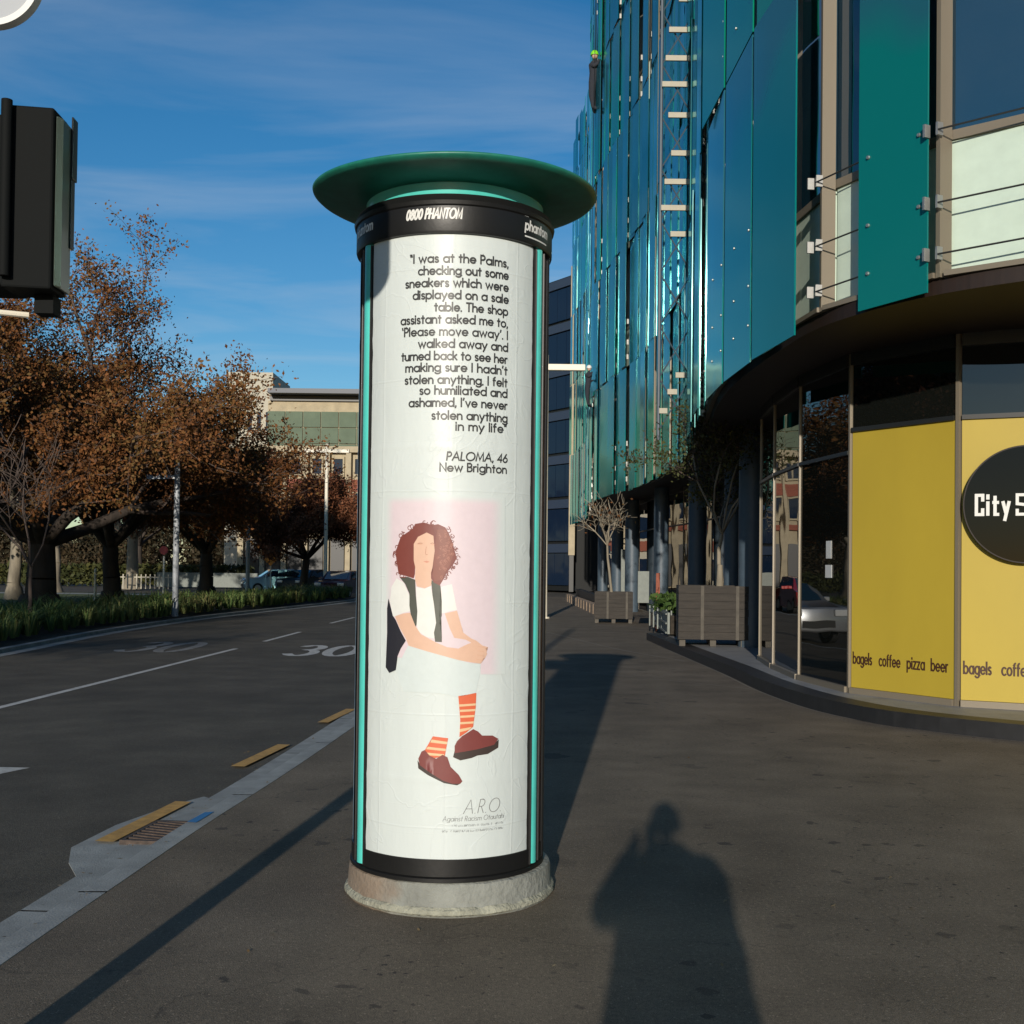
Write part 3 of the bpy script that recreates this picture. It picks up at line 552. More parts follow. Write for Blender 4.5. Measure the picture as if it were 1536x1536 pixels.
for i, v in enumerate(br.v):      # the brim sags a little towards the front and waves along its edge
    x_, y_ = v[0]-CX, v[1]-CY; r_ = math.hypot(x_, y_); k = max(0, (r_-.44)/.26)**1.3; a = math.atan2(x_, -y_)
    br.v[i] = (v[0], v[1], v[2]-k*(.030*max(0, math.cos(a))**1.2-.004*math.sin(3*a+.6)))
br.build('brim', M['tealdark'], col, smooth='all')
def strip_(a0, a1, z0=.19, z1=3.14):
    mb = MB(); am = (a0+a1)/2; h = (a1-a0)/2; prof = []
    vs = []; n = 10
    for z in (z0, z1):
        for i in range(n+1):
            a = R(a0+(a1-a0)*i/n); r = .462+.019*math.sin(math.pi*i/n)**.5
            vs.append((CX+r*math.sin(a), CY-r*math.cos(a), z))
    mb.add(vs, [(i, i+1, n+2+i, n+1+i) for i in range(n)]+[tuple(range(n, -1, -1)), tuple(range(n+1, 2*n+2))]); return mb
for a0, a1 in ((-63.4, -54.0), (59.6, 68.2), (176, 184)):
    strip_(a0, a1).build('corner_trim', M['teal'], col, smooth=True)
for a0, a1 in ((-65.2, -64.0), (-53.6, -52.8), (58.0, 58.9), (68.8, 70.0), (79, 82)):
    strip_(a0, a1, .19, 3.13).build('frame_rail', M['blackgloss'], col, smooth=True)
def patch(u0, u1, v0, v1, rad, nu=60, nv=70, wob=.0012, edge=.004, seed=0):
    vs = []; f = cylmap(rad)
    for j in range(nv+1):
        for i in range(nu+1):
            u = u0+(u1-u0)*i/nu; v = v0+(v1-v0)*j/nv
            if i == 0: u += edge*noise.noise(Vector((seed, v*14, 0)))
            if i == nu: u += edge*noise.noise(Vector((seed+5, v*14, 0)))
            if j == 0: v += edge*noise.noise(Vector((seed+9, u*14, 0)))
            w = noise.noise(Vector((u*5, v*2.2, seed)))*wob+noise.noise(Vector((u*16, v*5, seed+3)))*wob*.35
            for zf in (.62, 1.12, 1.64, 2.15, 2.68): w += .0012*math.exp(-((v-zf+.004*math.sin(u*9))/.012)**2)
            w += .0008*math.exp(-((u-.02-.006*math.sin(v*4))/.006)**2)
            vs.append(f(u, v, w))
    n = nu+1
    return MB().add(vs, [(j*n+i, j*n+i+1, (j+1)*n+i+1, (j+1)*n+i) for j in range(nv) for i in range(nu)])
poster = patch(-.428, .462, .252, 3.150, .4665, 110, 260).build('poster', M['paper'], col, smooth='all', label='white poster with a quotation and a drawing of a curly haired seated woman')
M['paper_blue'] = pmat('pale_blue_paper', (.35, .52, .66), .5, coat=.2)
patch(-1.02, -.63, .20, 3.12, .4665, 20, 60, seed=4).build('poster', M['paper_blue'], col, smooth='all', label='bluish poster on the side turned to the road')
M['backposter'] = pmat('red_brown_poster', (.16, .05, .035), .4, var=.6, vscale=3, coat=.3)
patch(.56, 1.10, .22, 3.12, .4665, 20, 60, seed=8).build('poster', M['backposter'], col, smooth='all', label='dark reddish poster round the right side')
A=dict(
hair=[(-0.1438, 1.7967), (-0.102, 1.8033), (-0.0612, 1.7917), (-0.0346, 1.7958), (-0.0014, 1.781), (0.0154, 1.7516), (0.0323, 1.7124), (0.0426, 1.673), (0.0516, 1.6403), (0.0336, 1.6072), (0.0077, 1.574), (-0.0051, 1.5476), (-0.0244, 1.5145), (-0.0511, 1.5273), (-0.0647, 1.5469), (-0.0651, 1.5732), (-0.0459, 1.6391), (-0.0332, 1.6853), (-0.0471, 1.7378), (-0.0877, 1.7572), (-0.1288, 1.7373), (-0.1496, 1.7042), (-0.1546, 1.6513), (-0.141, 1.5986), (-0.142, 1.5656), (-0.1474, 1.5458), (-0.184, 1.5552), (-0.2262, 1.5646), (-0.2189, 1.5978), (-0.2392, 1.6242), (-0.244, 1.6707), (-0.2172, 1.7372), (-0.1722, 1.7636), (-0.1543, 1.7769)],
hair_light=[(-0.0409, 1.7707), (-0.0013, 1.7711), (0.0155, 1.7417), (0.031, 1.7058), (0.0362, 1.6598), (0.0237, 1.6136), (0.0011, 1.5805), (-0.0181, 1.5409), (-0.0478, 1.534), (-0.0583, 1.5667), (-0.0392, 1.6392), (-0.0267, 1.6919)],
face=[(-0.1288, 1.7373), (-0.0877, 1.7586), (-0.0505, 1.7411), (-0.0368, 1.705), (-0.0343, 1.6721), (-0.049, 1.626), (-0.0652, 1.5863), (-0.068, 1.5403), (-0.0643, 1.514), (-0.0945, 1.5004), (-0.1327, 1.5097), (-0.1417, 1.5459), (-0.1394, 1.5855), (-0.1523, 1.6381), (-0.1551, 1.6843), (-0.1497, 1.7108)],
neck_shade=[(-0.1393, 1.5789), (-0.1124, 1.5561), (-0.0851, 1.5631), (-0.0665, 1.5797), (-0.068, 1.5403), (-0.0643, 1.514), (-0.0945, 1.5004), (-0.1327, 1.5097), (-0.1417, 1.5459)],
shirt=[(-0.1362, 1.5064), (-0.0945, 1.4991), (-0.0656, 1.5107), (-0.05, 1.442), (-0.0392, 1.3765), (-0.0285, 1.3176), (-0.0478, 1.2714), (-0.0814, 1.2773), (-0.1229, 1.3026), (-0.1303, 1.3353), (-0.1283, 1.4406)],
sleeve=[(-0.2379, 1.5445), (-0.1985, 1.5252), (-0.1679, 1.4663), (-0.1632, 1.3938), (-0.1965, 1.3863), (-0.2431, 1.3684), (-0.2554, 1.3647), (-0.2735, 1.4374), (-0.2661, 1.5041)],
sleeve2=[(-0.0177, 1.5081), (0.0314, 1.5217), (0.0419, 1.4693), (0.0558, 1.4038), (0.0231, 1.3969), (-0.0129, 1.3867), (-0.0136, 1.4425)],
vest=[(-0.2221, 1.5514), (-0.1765, 1.552), (-0.1402, 1.5393), (-0.1357, 1.4669), (-0.1276, 1.3946), (-0.1303, 1.3353), (-0.1371, 1.3153), (-0.1593, 1.3741), (-0.1673, 1.4201), (-0.168, 1.4729), (-0.1909, 1.5187)],
vest2=[(-0.0646, 1.5403), (-0.0211, 1.5146), (-0.0136, 1.4425), (-0.0128, 1.3768), (-0.0254, 1.3307), (-0.0115, 1.2785), (-0.0113, 1.2555), (-0.0423, 1.2564), (-0.0481, 1.2976), (-0.0388, 1.3437), (-0.0462, 1.4092), (-0.057, 1.4681)],
vest3=[(-0.2824, 1.4505), (-0.2733, 1.4241), (-0.2555, 1.3714), (-0.2388, 1.352), (-0.2104, 1.2999), (-0.1833, 1.2579), (-0.2092, 1.2206), (-0.2281, 1.1801), (-0.2351, 1.1201), (-0.2721, 1.1048), (-0.2944, 1.1301), (-0.2874, 1.237), (-0.283, 1.3372), (-0.2904, 1.4036)],
arm2=[(0.0002, 1.3868), (0.0559, 1.4005), (0.0662, 1.3644), (0.0767, 1.3185), (0.0868, 1.2988), (0.124, 1.2725), (0.1479, 1.2624), (0.1867, 1.2323), (0.131, 1.2494), (0.0972, 1.2673), (0.0443, 1.2757), (0.024, 1.3182)],
arm=[(-0.2431, 1.3684), (-0.1964, 1.383), (-0.1631, 1.3872), (-0.1373, 1.3285), (-0.1088, 1.2898), (-0.041, 1.2551), (0.012, 1.2328), (0.0646, 1.2266), (0.1041, 1.2462), (0.1377, 1.2579), (0.1795, 1.239), (0.2046, 1.232), (0.1798, 1.2192), (0.2014, 1.2023), (0.1766, 1.1962), (0.1909, 1.1827), (0.1663, 1.1766), (0.17, 1.1567), (0.1186, 1.164), (0.0652, 1.1741), (0.006, 1.1902), (-0.0536, 1.2057), (-0.1218, 1.2237), (-0.1682, 1.2354), (-0.1834, 1.2678), (-0.2185, 1.3195)],
trousers=[(-0.1719, 1.2352), (-0.0536, 1.2057), (0.006, 1.1902), (0.1186, 1.1607), (0.1701, 1.1534), (0.1671, 1.114), (0.1489, 1.0236), (0.064, 1.0037), (-0.0248, 1.0228), (-0.191, 1.0234), (-0.2351, 1.1201)],
pink=[(-0.3091, 1.932), (0.2869, 1.9276), (0.2986, 1.1029), (0.1707, 1.1073), (0.17, 1.1567), (-0.2954, 1.1833)],
mouth=[(-0.103, 1.6241), (-0.086, 1.6275), (-0.0711, 1.6231), (-0.0859, 1.6177)],
eye=[(-0.1298, 1.703), (-0.118, 1.707), (-0.1061, 1.7031), (-0.1179, 1.6997)],
eye2=[(-0.0681, 1.7014), (-0.0587, 1.7048), (-0.0493, 1.7009), (-0.0586, 1.6982)],
sock=[(0.0669, 1.0089), (0.1509, 1.0224), (0.1487, 0.9561), (0.1375, 0.8681), (0.1076, 0.8431), (0.0743, 0.8216), (0.0771, 0.8986), (0.0703, 0.9721)],
sock2=[(-0.0473, 0.8244), (0.0229, 0.8167), (0.0092, 0.7374), (-0.0459, 0.7218), (-0.0914, 0.7459), (-0.0617, 0.7873)],
shoe=[(0.0635, 0.8034), (0.0854, 0.8251), (0.1377, 0.857), (0.1609, 0.8452), (0.1807, 0.8259), (0.2336, 0.8232), (0.2638, 0.8064), (0.2426, 0.7804), (0.1619, 0.7641), (0.0531, 0.7485), (0.0527, 0.7815)],
sole=[(0.053, 0.7595), (0.1619, 0.7678), (0.2425, 0.7856), (0.2664, 0.8025), (0.2643, 0.7655), (0.2099, 0.7395), (0.1584, 0.7348), (0.1468, 0.7412), (0.1317, 0.7248), (0.0794, 0.7151), (0.046, 0.7302)],
shoe2=[(-0.1141, 0.7191), (-0.0991, 0.7529), (-0.084, 0.7608), (-0.061, 0.736), (-0.0311, 0.7222), (-0.0019, 0.741), (0.0203, 0.7302), (0.0355, 0.6862), (0.0728, 0.6493), (0.0902, 0.6196), (0.0807, 0.6088), (0.0438, 0.6093), (-0.0004, 0.6238), (-0.06, 0.6591), (-0.1059, 0.6901)],
sole2=[(-0.1178, 0.7116), (-0.1021, 0.6903), (-0.06, 0.6591), (0.007, 0.6239), (0.0807, 0.6088), (0.066, 0.6017), (0.0071, 0.6115), (-0.0674, 0.6463), (-0.1135, 0.6751)],
str1=[(0.0685, 0.9942), (0.1504, 1.0018), (0.1498, 0.9915), (0.0694, 0.9839)],
str2=[(0.071, 0.9707), (0.1492, 0.9745), (0.1486, 0.965), (0.0719, 0.9604)],
str3=[(0.0743, 0.9464), (0.1472, 0.9488), (0.1466, 0.9392), (0.0752, 0.9361)],
str4=[(0.0768, 0.9192), (0.1437, 0.9216), (0.1423, 0.9121), (0.077, 0.9089)],
str5=[(0.0765, 0.8898), (0.1403, 0.8923), (0.1389, 0.8827), (0.0759, 0.8796)],
str6=[(0.0754, 0.8583), (0.1314, 0.8668), (0.121, 0.8553), (0.0748, 0.8436)],
st7=[(-0.053, 0.8096), (0.0202, 0.7998), (0.0181, 0.7888), (-0.0588, 0.7962)],
st8=[(-0.0691, 0.7761), (0.014, 0.7682), (0.0111, 0.758), (-0.078, 0.7647)],
st9=[(-0.0823, 0.7499), (0.0069, 0.7433), (-0.0018, 0.7344), (-0.0686, 0.7372)],
)
def ink(name, col): return pmat('ink_'+name, col, .5, spec=.3, coat=.2, coatr=.33, bump=.10, bscale=9, var=.025, vscale=30)
INK = dict(pink=ink('pink', (.62, .525, .555)), hair=ink('maroon', (.175, .045, .035)), hair_light=ink('chestnut', (.205, .062, .042)), skin=ink('skin', (.62, .40, .29)), neck=ink('neck', (.60, .36, .25)), curl=ink('curl', (.33, .13, .09)),
  white=ink('white', (.66, .665, .63)), vest=ink('charcoal', (.07, .075, .06)), bag=ink('black', (.018, .018, .025)), trousers=ink('pale', (.54, .60, .59)), sock=ink('orange', (.60, .12, .05)), stripe=ink('stripe', (.66, .46, .26)),
  shoe=ink('brown', (.18, .045, .04)), sole=ink('sole', (.05, .035, .03)), text=ink('black_text', (.035, .035, .035)), grey=ink('grey_text', (.16, .16, .16)), lip=ink('lip', (.55, .25, .18)))
def soften(m, other):
    # printed colour fading into the paper at the panel's edges
    nt = m.node_tree; L = nt.links.new; b = nt.nodes['Principled BSDF']; base = b.inputs['Base Color'].links[0].from_socket
    t = nt.nodes.new('ShaderNodeTexCoord'); s = nt.nodes.new('ShaderNodeSeparateXYZ'); L(t.outputs['Object'], s.inputs[0]); acc = None
    for ax, a, c in ((0, -.292, -.24), (0, .270, .20), (2, 1.930, 1.885), (2, 1.08, 1.12)):
        r = nt.nodes.new('ShaderNodeMapRange'); r.interpolation_type = 'SMOOTHSTEP'
        lo, hi = (a, c) if a < c else (c, a); r.inputs[1].default_value = lo; r.inputs[2].default_value = hi; r.inputs[3].default_value = 0 if a < c else 1; r.inputs[4].default_value = 1 if a < c else 0; L(s.outputs[ax], r.inputs[0])
        if acc is None: acc = r.outputs[0]
        else: k = nt.nodes.new('ShaderNodeMath'); k.operation = 'MULTIPLY'; L(acc, k.inputs[0]); L(r.outputs[0], k.inputs[1]); acc = k.outputs[0]
    x = nt.nodes.new('ShaderNodeMix'); x.data_type = 'RGBA'; L(acc, x.inputs[0]); x.inputs[6].default_value = (*other, 1); L(base, x.inputs[7]); L(x.outputs[2], b.inputs['Base Color'])
soften(INK['pink'], (.56, .61, .595))
PR = .4695
def flat(name, pts, inkk, layer, parent=poster):
    pts = [p for i, p in enumerate(pts) if i == 0 or math.dist(p, pts[i-1]) > 1e-4]
    bm = bmesh.new(); vs = [bm.verts.new((p[0], 0, p[1])) for p in pts]
    f = bm.faces.new(vs); bmesh.ops.triangulate(bm, faces=[f])
    x0 = min(p[0] for p in pts); x1 = max(p[0] for p in pts); x = math.ceil(x0/.02)*.02
    while x < x1:
        bmesh.ops.bisect_plane(bm, geom=bm.verts[:]+bm.edges[:]+bm.faces[:], plane_co=(x, 0, 0), plane_no=(1, 0, 0)); x += .02
    bm.normal_update()
    for f in bm.faces:
        if f.normal.y > 0: f.normal_flip()
    fm = cylmap(PR+.0003*layer); me = bpy.data.meshes.new(name)
    for v in bm.verts: p = fm(v.co.x, v.co.z); v.co = (p[0]-CX, p[1]-CY, p[2])
    bm.to_mesh(me); bm.free(); me.materials.append(inkk); me.polygons.foreach_set('use_smooth', [True]*len(me.polygons))
    o = bpy.data.objects.new(name, me); link(o); o.parent = parent; return o
flat('pink_panel', A['pink'], INK['pink'], 0)
flat('drawn_trousers', A['trousers'], INK['trousers'], 1)
flat('drawn_arm', A['arm2'], INK['skin'], 2)
for k in ('shirt', 'sleeve', 'sleeve2'): flat('drawn_shirt', A[k], INK['white'], 3)
flat('drawn_bag', A['vest3'], INK['bag'], 5)
flat('drawn_vest', A['vest'], INK['vest'], 4); flat('drawn_vest', A['vest2'], INK['vest'], 4)
flat('drawn_arm', A['arm'], INK['skin'], 6)
flat('drawn_hair', A['hair'], INK['hair'], 5); flat('drawn_hair', A['hair_light'], INK['hair_light'], 6)
flat('drawn_face', A['face'], INK['skin'], 4)
flat('drawn_mouth', A['mouth'], INK['lip'], 7); flat('drawn_eye', A['eye'], INK['neck'], 7); flat('drawn_eye', A['eye2'], INK['neck'], 7)
flat('drawn_sock', A['sock'], INK['sock'], 1); flat('drawn_sock', A['sock2'], INK['sock'], 1)
for k in ('str1', 'str2', 'str3', 'str4', 'str5', 'str6', 'st7', 'st8', 'st9'): flat('sock_stripe', A[k], INK['stripe'], 2) if k != 'str1' else None
flat('drawn_sole', A['sole'], INK['sole'], 3); flat('drawn_sole', A['sole2'], INK['sole'], 3)
flat('drawn_shoe', A['shoe'], INK['shoe'], 4); flat('drawn_shoe', A['shoe2'], INK['shoe'], 4)
pm = cylmap(PR)
mb = MB(); rnd = random.Random(3)      # loose curls round the hair
hb = A['hair']
for k in range(46):
    i = rnd.choice(list(range(1, 11))+list(range(26, 33))); a = hb[i]; b2 = hb[(i+1) % len(hb)]; t = rnd.random()
    u = a[0]+(b2[0]-a[0])*t; v = a[1]+(b2[1]-a[1])*t; hc = (-.095, 1.67); d = Vector((u-hc[0], v-hc[1])).normalized(); r = rnd.uniform(.005, .010); s_ = rnd.uniform(0, .012)
    cx_, cy_ = u+d.x*s_, v+d.y*s_; a0 = rnd.uniform(0, 360); ribbon(mb, arc(cx_, cy_, r, r, a0, a0+rnd.uniform(180, 300), 9), .0016, pm, .0018+.00002*(k % 7))
mb.build('drawn_curls', INK['hair'], poster)
mb = MB()
for k in range(90):                     # curls drawn inside the lighter hair
    i = rnd.randrange(len(A['hair_light'])); a = A['hair_light'][i]; t = rnd.random()*.85; u = a[0]*(1-t)+.012*t-.02*0; v = a[1]*(1-t)+1.66*t; u = a[0]+(.008-a[0])*t
    r = rnd.uniform(.003, .006); a0 = rnd.uniform(0, 360)
    if u < -.035: continue
    ribbon(mb, arc(u, v, r, r, a0, a0+220, 7), .0009, pm, .0026+.00002*(k % 7))
mb.build('drawn_curls', INK['curl'], poster)
mb = MB()                               # fingers, laces
for d in ((.138, 1.336), (.141, 1.322)): pass
for pts, rad_ in (((498, 392, 532, 390), 0),): pass
def zz6(x, y): return ((x-640)/4.655/1720*5.3+.0, 0)
mb = MB()
for (u0, v0, u1, v1) in ((-.1290, 1.7055, -.1070, 1.7075), (-.0685, 1.7065, -.0490, 1.7040)): ribbon(mb, [(u0, v0), ((u0+u1)/2, v0+.003), (u1, v1)], .0009, pm, .0032)
ribbon(mb, [(-.0885, 1.692), (-.0925, 1.662), (-.0890, 1.655), (-.0815, 1.656)], .0007, pm, .0032)
mb.build('drawn_brow', INK['curl'], poster)
mb = MB()
for k in range(4): ribbon(mb, [(.157-.003*k, 1.236-.0195*k), (.186-.003*k, 1.231-.0195*k)], .0010, pm, .0034)
mb.build('drawn_fingers', INK['neck'], poster)
LINES = [('“I was at the Palms,', -.1852, .289, 3.0192), ('checking out some', -.1436, .2898, 2.9628), ('sneakers which were', -.2083, .2906, 2.9065), ('displayed on a sale', -.1689, .2914, 2.8502), ('table. The shop', -.0641, .2884, 2.7933),
 ('assistant asked me to,', -.2313, .2892, 2.7371), ('‘Please move away’. I', -.223, .29, 2.6808), ('walked away and', -.1389, .2908, 2.6246), ('turned back to see her', -.2249, .2878, 2.5679), ('making sure I hadn’t', -.2024, .2885, 2.5148),
 ('stolen anything. I felt', -.2051, .2893, 2.4586), ('so humiliated and', -.1294, .29, 2.4086), ('ashamed, I’ve never', -.1824, .2908, 2.3525), ('stolen anything', -.0703, .2917, 2.2932), ('in my life”', .0413, .2886, 2.243)]
for s_, u0, u1, z in LINES:
    mb = MB(); text(mb, s_, pm, u0, u1, z-.0135, .0385, wt=.09, base=.0006); mb.build('text_line', INK['text'], poster)
mb = MB(); text(mb, 'PALOMA, 46', pm, .0001, .2943, 2.1092-.018, .037, wt=.088, slant=.12, base=.0006); mb.build('text_line', INK['text'], poster)
mb = MB(); text(mb, 'New Brighton', pm, -.03, .2912, 2.0559-.0155, .037, wt=.09, base=.0006); mb.build('text_line', INK['text'], poster)
mb = MB(); text(mb, 'A.R.O.', pm, .0963, .283, .4983-.027, .062, wt=.022, slant=.22, base=.0006); mb.build('text_line', INK['grey'], poster)
mb = MB(); text(mb, 'Against Racism Otautahi', pm, .0022, .2989, .4479-.010, .022, wt=.038, slant=.2, base=.0006); mb.build('text_line', INK['grey'], poster)
for u0, u1, z in ((.0452, .2994, .417), (-.0002, .2997, .3922)):     # too small to read in the photograph: a row of little strokes
    mb = MB(); u = u0; rnd = random.Random(int(z*1000))
    while u < u1-.006:
        w = rnd.uniform(.004, .009)
        if rnd.random() > .14: ribbon(mb, arc(u+w/2, z, w/2.4, .0045, rnd.uniform(0, 180), rnd.uniform(200, 420), 5), .0006, pm, .0006)
        u += w+.001
    mb.build('small_print', INK['grey'], poster)
# ------------------------------------------------------------ glass office building on the right
SK = interp([(9.5, 6.9), (7.4, 8.1), (5.85, 9.2), (4.80, 9.95), (4.0, 10.66), (3.58, 11.35), (3.28, 12.2), (3.15, 13.6), (3.10, 15.2), (3.15, 17), (3.35, 19), (3.8, 22.5), (4.2, 26), (4.3, 30), (4.15, 35), (3.6, 39.5), (3.32, 43), (3.40, 47), (3.80, 53), (4.05, 58), (3.95, 62), (3.62, 66.5)], 8)
i0 = min(range(len(SK)), key=lambda i: math.dist(SK[i], (4.0, 10.66)))
def walk(P, step):
    out = [P[0]]; cur = P[0]
    for p in P[1:]:
        while math.dist(cur, p) >= step:
            t = step/math.dist(cur, p); cur = (cur[0]+(p[0]-cur[0])*t, cur[1]+(p[1]-cur[1])*t); out.append(cur)
    return out
far = walk(SK[i0:], 1.59); near = walk(SK[:i0+1][::-1], 1.59)
BAY = near[::-1][:-1]+far; NB = len(BAY)-1; b0 = len(near)-1       # BAY[b0] = the mullion at the right of the picture
SKO = SK
Z0, FH, NF, ZT = 4.3, 4.0, 6, 26.6; HG = 1
office = thing('glass_office_building', 'curved office building clad in overlapping teal and blue glass panels, yellow shop front below', 'office building', (4.5, 14, 0))
OL = Vector((4.5, 14, 0))
def unit_box(): return MB().box((.5, .0, .5), (1, 1, 1))
_um = {}
def unit(name, mat, x, y, z, sx_, sy_, sz_, rz, parent=office, bev=0):
    k = (name, mat.name)
    if k not in _um:
        me = bpy.data.meshes.new(name); b = unit_box(); me.from_pydata(b.v, [], b.f); me.materials.append(mat); _um[k] = me
    o = bpy.data.objects.new(name, _um[k]); link(o); o.parent = parent; o.location = (x-OL.x, y-OL.y, z); o.scale = (sx_, sy_, sz_); o.rotation_euler = (0, 0, rz); return o
body = MB()
IN = offset(SK, -.42)
core = [p for p in IN]+[(26, 66.4), (26, 4)]
MB().prism(core, Z0+.05, ZT-.05).build('dark_interior', M['black'], office)
MB().prism([p for p in offset(SK, .02)]+[(26.1, 66.6), (26.1, 3.9)], Z0-.10, Z0+.045).build('soffit', M['fascia'], office)
MB().prism([p for p in offset(SK, .10)]+[(26.1, 66.7), (26.1, 3.8)], ZT-.04, ZT+.12).build('roof', M['darkroof'], office)
e = offset(BAY, .0)
rnd = random.Random(11); npan = 0
frits = ['frit_teal', 'frit_green', 'frit_blue']
clampfar = MB(); nclamp = 0; leafrest = MB(); LM = [M[x] for x in frits] 
for i in range(NB):
    a, b2 = Vector(BAY[i]), Vector(BAY[i+1]); d = b2-a; L_ = d.length; d.normalize(); rz = math.atan2(d.y, d.x); nrm = Vector((-d.y, d.x))
    unit('mullion', M['bronze'], a.x-d.x*.025, a.y-d.y*.025, Z0+.046, .05, .15, ZT-Z0-.1, rz)
    unit('sill_trim', M['bronze'], a.x+d.x*.036+nrm.x*.03, a.y+d.y*.036+nrm.y*.03, Z0+.047, L_-.072, .14, .05, rz)
    for f in range(NF):
        z = Z0+f*FH; ztop = min(z+FH, ZT-.05)
        if z > ZT-1: continue
        fl = i < b0+26 or True
        p = a+d*.037-nrm*.12
        unit('spandrel_panel', M['mint'], p.x, p.y, z+.14, L_-.074, .04, 1.22, rz)
        unit('transom', M['bronze'], p.x, p.y, z+1.361, L_-.074, .10, .09, rz)
        unit('window_pane', M['window'], p.x, p.y, z+1.452, L_-.074, .04, ztop-z-1.452, rz)
        # outer glass leaf
        wfrac = .38 if i == b0-1 else (.57 if i <= b0 else .925)
        if f == 0 and i == b0: wfrac = .57
        v = noise.noise(Vector((i*.33, f*.9, 2.0))); k = 0 if v < .05 else (1 if v < .32 else 2)
        if b0+12 <= i <= b0+16 and f in (1, 2, 3): mat = M['clear']
        else: mat = M[frits[k]] if rnd.random() < .82 else M[frits[rnd.randrange(3)]]
        zb = z-(.20 if i > b0 else .09); zt = z+FH-.215
        if f == NF-1: zt = ZT+rnd.uniform(-.6, .5)
        nl = 1 if i < b0+4 else 2
        for j in range(nl):
            if nl == 2 and mat is not M['clear']: mat = M[frits[k]] if rnd.random() < .7 else M[frits[rnd.randrange(3)]]
            o_ = .06 if nl == 1 else .03+j*(L_*.5); w_ = L_*wfrac if nl == 1 else L_*.49
            q_ = a+d*(o_+(.03*rnd.random() if i > b0+2 else 0))+nrm*((.30 if i > b0 else .14)+(rnd.uniform(-.02, .05) if i > b0 else 0)+.06*(j % 2)); tilt = rnd.uniform(-.06, .06) if i > b0+2 else 0
            t_ = zt-(.02 if nl == 1 else rnd.uniform(.0, .05))
            if npan < 300 or mat is M['clear']:
                unit('glass_leaf', mat, q_.x, q_.y, zb, w_, .018, t_-zb, rz+tilt); npan += 1
            else:
                dd_ = Vector((math.cos(rz+tilt), math.sin(rz+tilt))); c = q_+dd_*w_/2; leafrest.mi = LM.index(mat); leafrest.box((c.x, c.y, (zb+t_)/2), (w_, .018, t_-zb), rz+tilt)
        for zz in (.24, .72, 1.40):
            zc = z+zz
            if i < b0-1 : continue
            if nclamp < 290 and (i <= b0+8 or f < 3):
                for s_ in (-1, 1):
                    if s_ == 1 and i > b0+7: continue
                    c = a+d*(.0+.052*s_)+nrm*(.115 if s_ < 0 else .17)
                    unit('clamp', M['steel'], c.x-d.x*.012, c.y-d.y*.012, zc-.045, .024, .07, .12, rz); nclamp += 1
            else:
                c = a+nrm*.16; clampfar.box((c.x, c.y, zc), (.10, .06, .16), rz)
            if b0-1 <= i <= b0+5 and f < 3:
                # rod across the gap to the leaf's far edge, and round fixings on the leaf
                nx = Vector(BAY[i+1]); p0 = nx+nrm*.16; p1 = a+d*(.06+L_*wfrac-.06)+nrm*(.285 if i > b0 else .125)
                MB().tube((p0.x, p0.y, zc), (p1.x, p1.y, zc+.03), .009, n=6).build('tie_rod', M['black'], office)
                for t_ in ((.08, .33) if i == b0-1 else (.10, .52 if wfrac < .6 else .6)):
                    c = a+d*(L_*t_)+nrm*(.315 if i > b0 else .151); MB().tube((c.x, c.y, zc+.02), (c.x+nrm.x*.018, c.y+nrm.y*.018, zc+.02), .020, .016, n=12).build('glass_fixing', M['steel'], office)
leafrest.build('glass_leaves', LM, office, kind='stuff')
clampfar.build('clamps', M['steel'], office, kind='stuff')
# braced mast with pale cross bars standing in the hollow of the facade
mb = MB(); bars = MB()
ax, ay, bx_, by_ = 3.03, 23.9, 3.70, 23.9
for (x, y) in ((ax, ay), (bx_, by_)): mb.tube((x, y, 4.3), (x, y, 22), .035, n=6)
zz = 4.5; k = 0
while zz < 19.5:
    mb.tube((ax, ay, zz), (bx_, by_, zz+1.1), .016, n=5); mb.tube((bx_, by_, zz), (ax, ay, zz+1.1), .016, n=5); zz += 1.1
mast = mb.build('brace_mast', M['pier'], office)
for zz, f0, f1 in ((4.9, .0, .25), (5.3, .25, .55), (5.65, .5, 1), (8.6, .3, .8), (9.15, 0, 1), (9.7, .1, .9), (10.3, .3, 1), (11.1, .2, .9), (11.75, 0, .8), (12.3, .1, .9), (12.9, .2, 1), (13.55, .5, 1), (13.8, .0, .6), (14.6, .1, .8), (15.3, .2, 1)):
    p0 = (ax+(bx_-ax)*f0, ay-.05+(by_-ay)*f0); p1 = (ax+(bx_-ax)*f1, ay-.05+(by_-ay)*f1)
    MB().box(((p0[0]+p1[0])/2, (p0[1]+p1[1])/2-.03, zz), (math.dist(p0, p1), .05, .11), rz=math.atan2(by_-ay, bx_-ax)).build('cross_bar', M['palewall'], mast)
# ---- raised stone step
ST = interp([(12, 7.4), (9.5, 8.35), (7, 9.6), (4.89, 10.95), (3.97, 11.9), (3.57, 12.95), (3.34, 14.7), (3.30, 17.3), (3.20, 20.4), (3.07, 26.0)], 5)
STp = ST+[(5.2, 26.0), (5.6, 40), (12, 40)]
stp = thing('stone_step', 'low dark stone step with a paler top curving along the foot of the shop front', 'step', (4, 13, 0))
STi = offset(ST, -.30)
MB().strip(ST, STi, .16).wall(ST[::-1], .0, .16).build('edge_stone', M['kerb_dark'], stp)
MB().prism(STi+[(5.2, 25.9), (5.6, 40), (12, 40)], .02, .157).build('step_top', M['step_top'], stp)
seam([(p[0], p[1]) for p in offset(ST, .02)[::6]], .02)
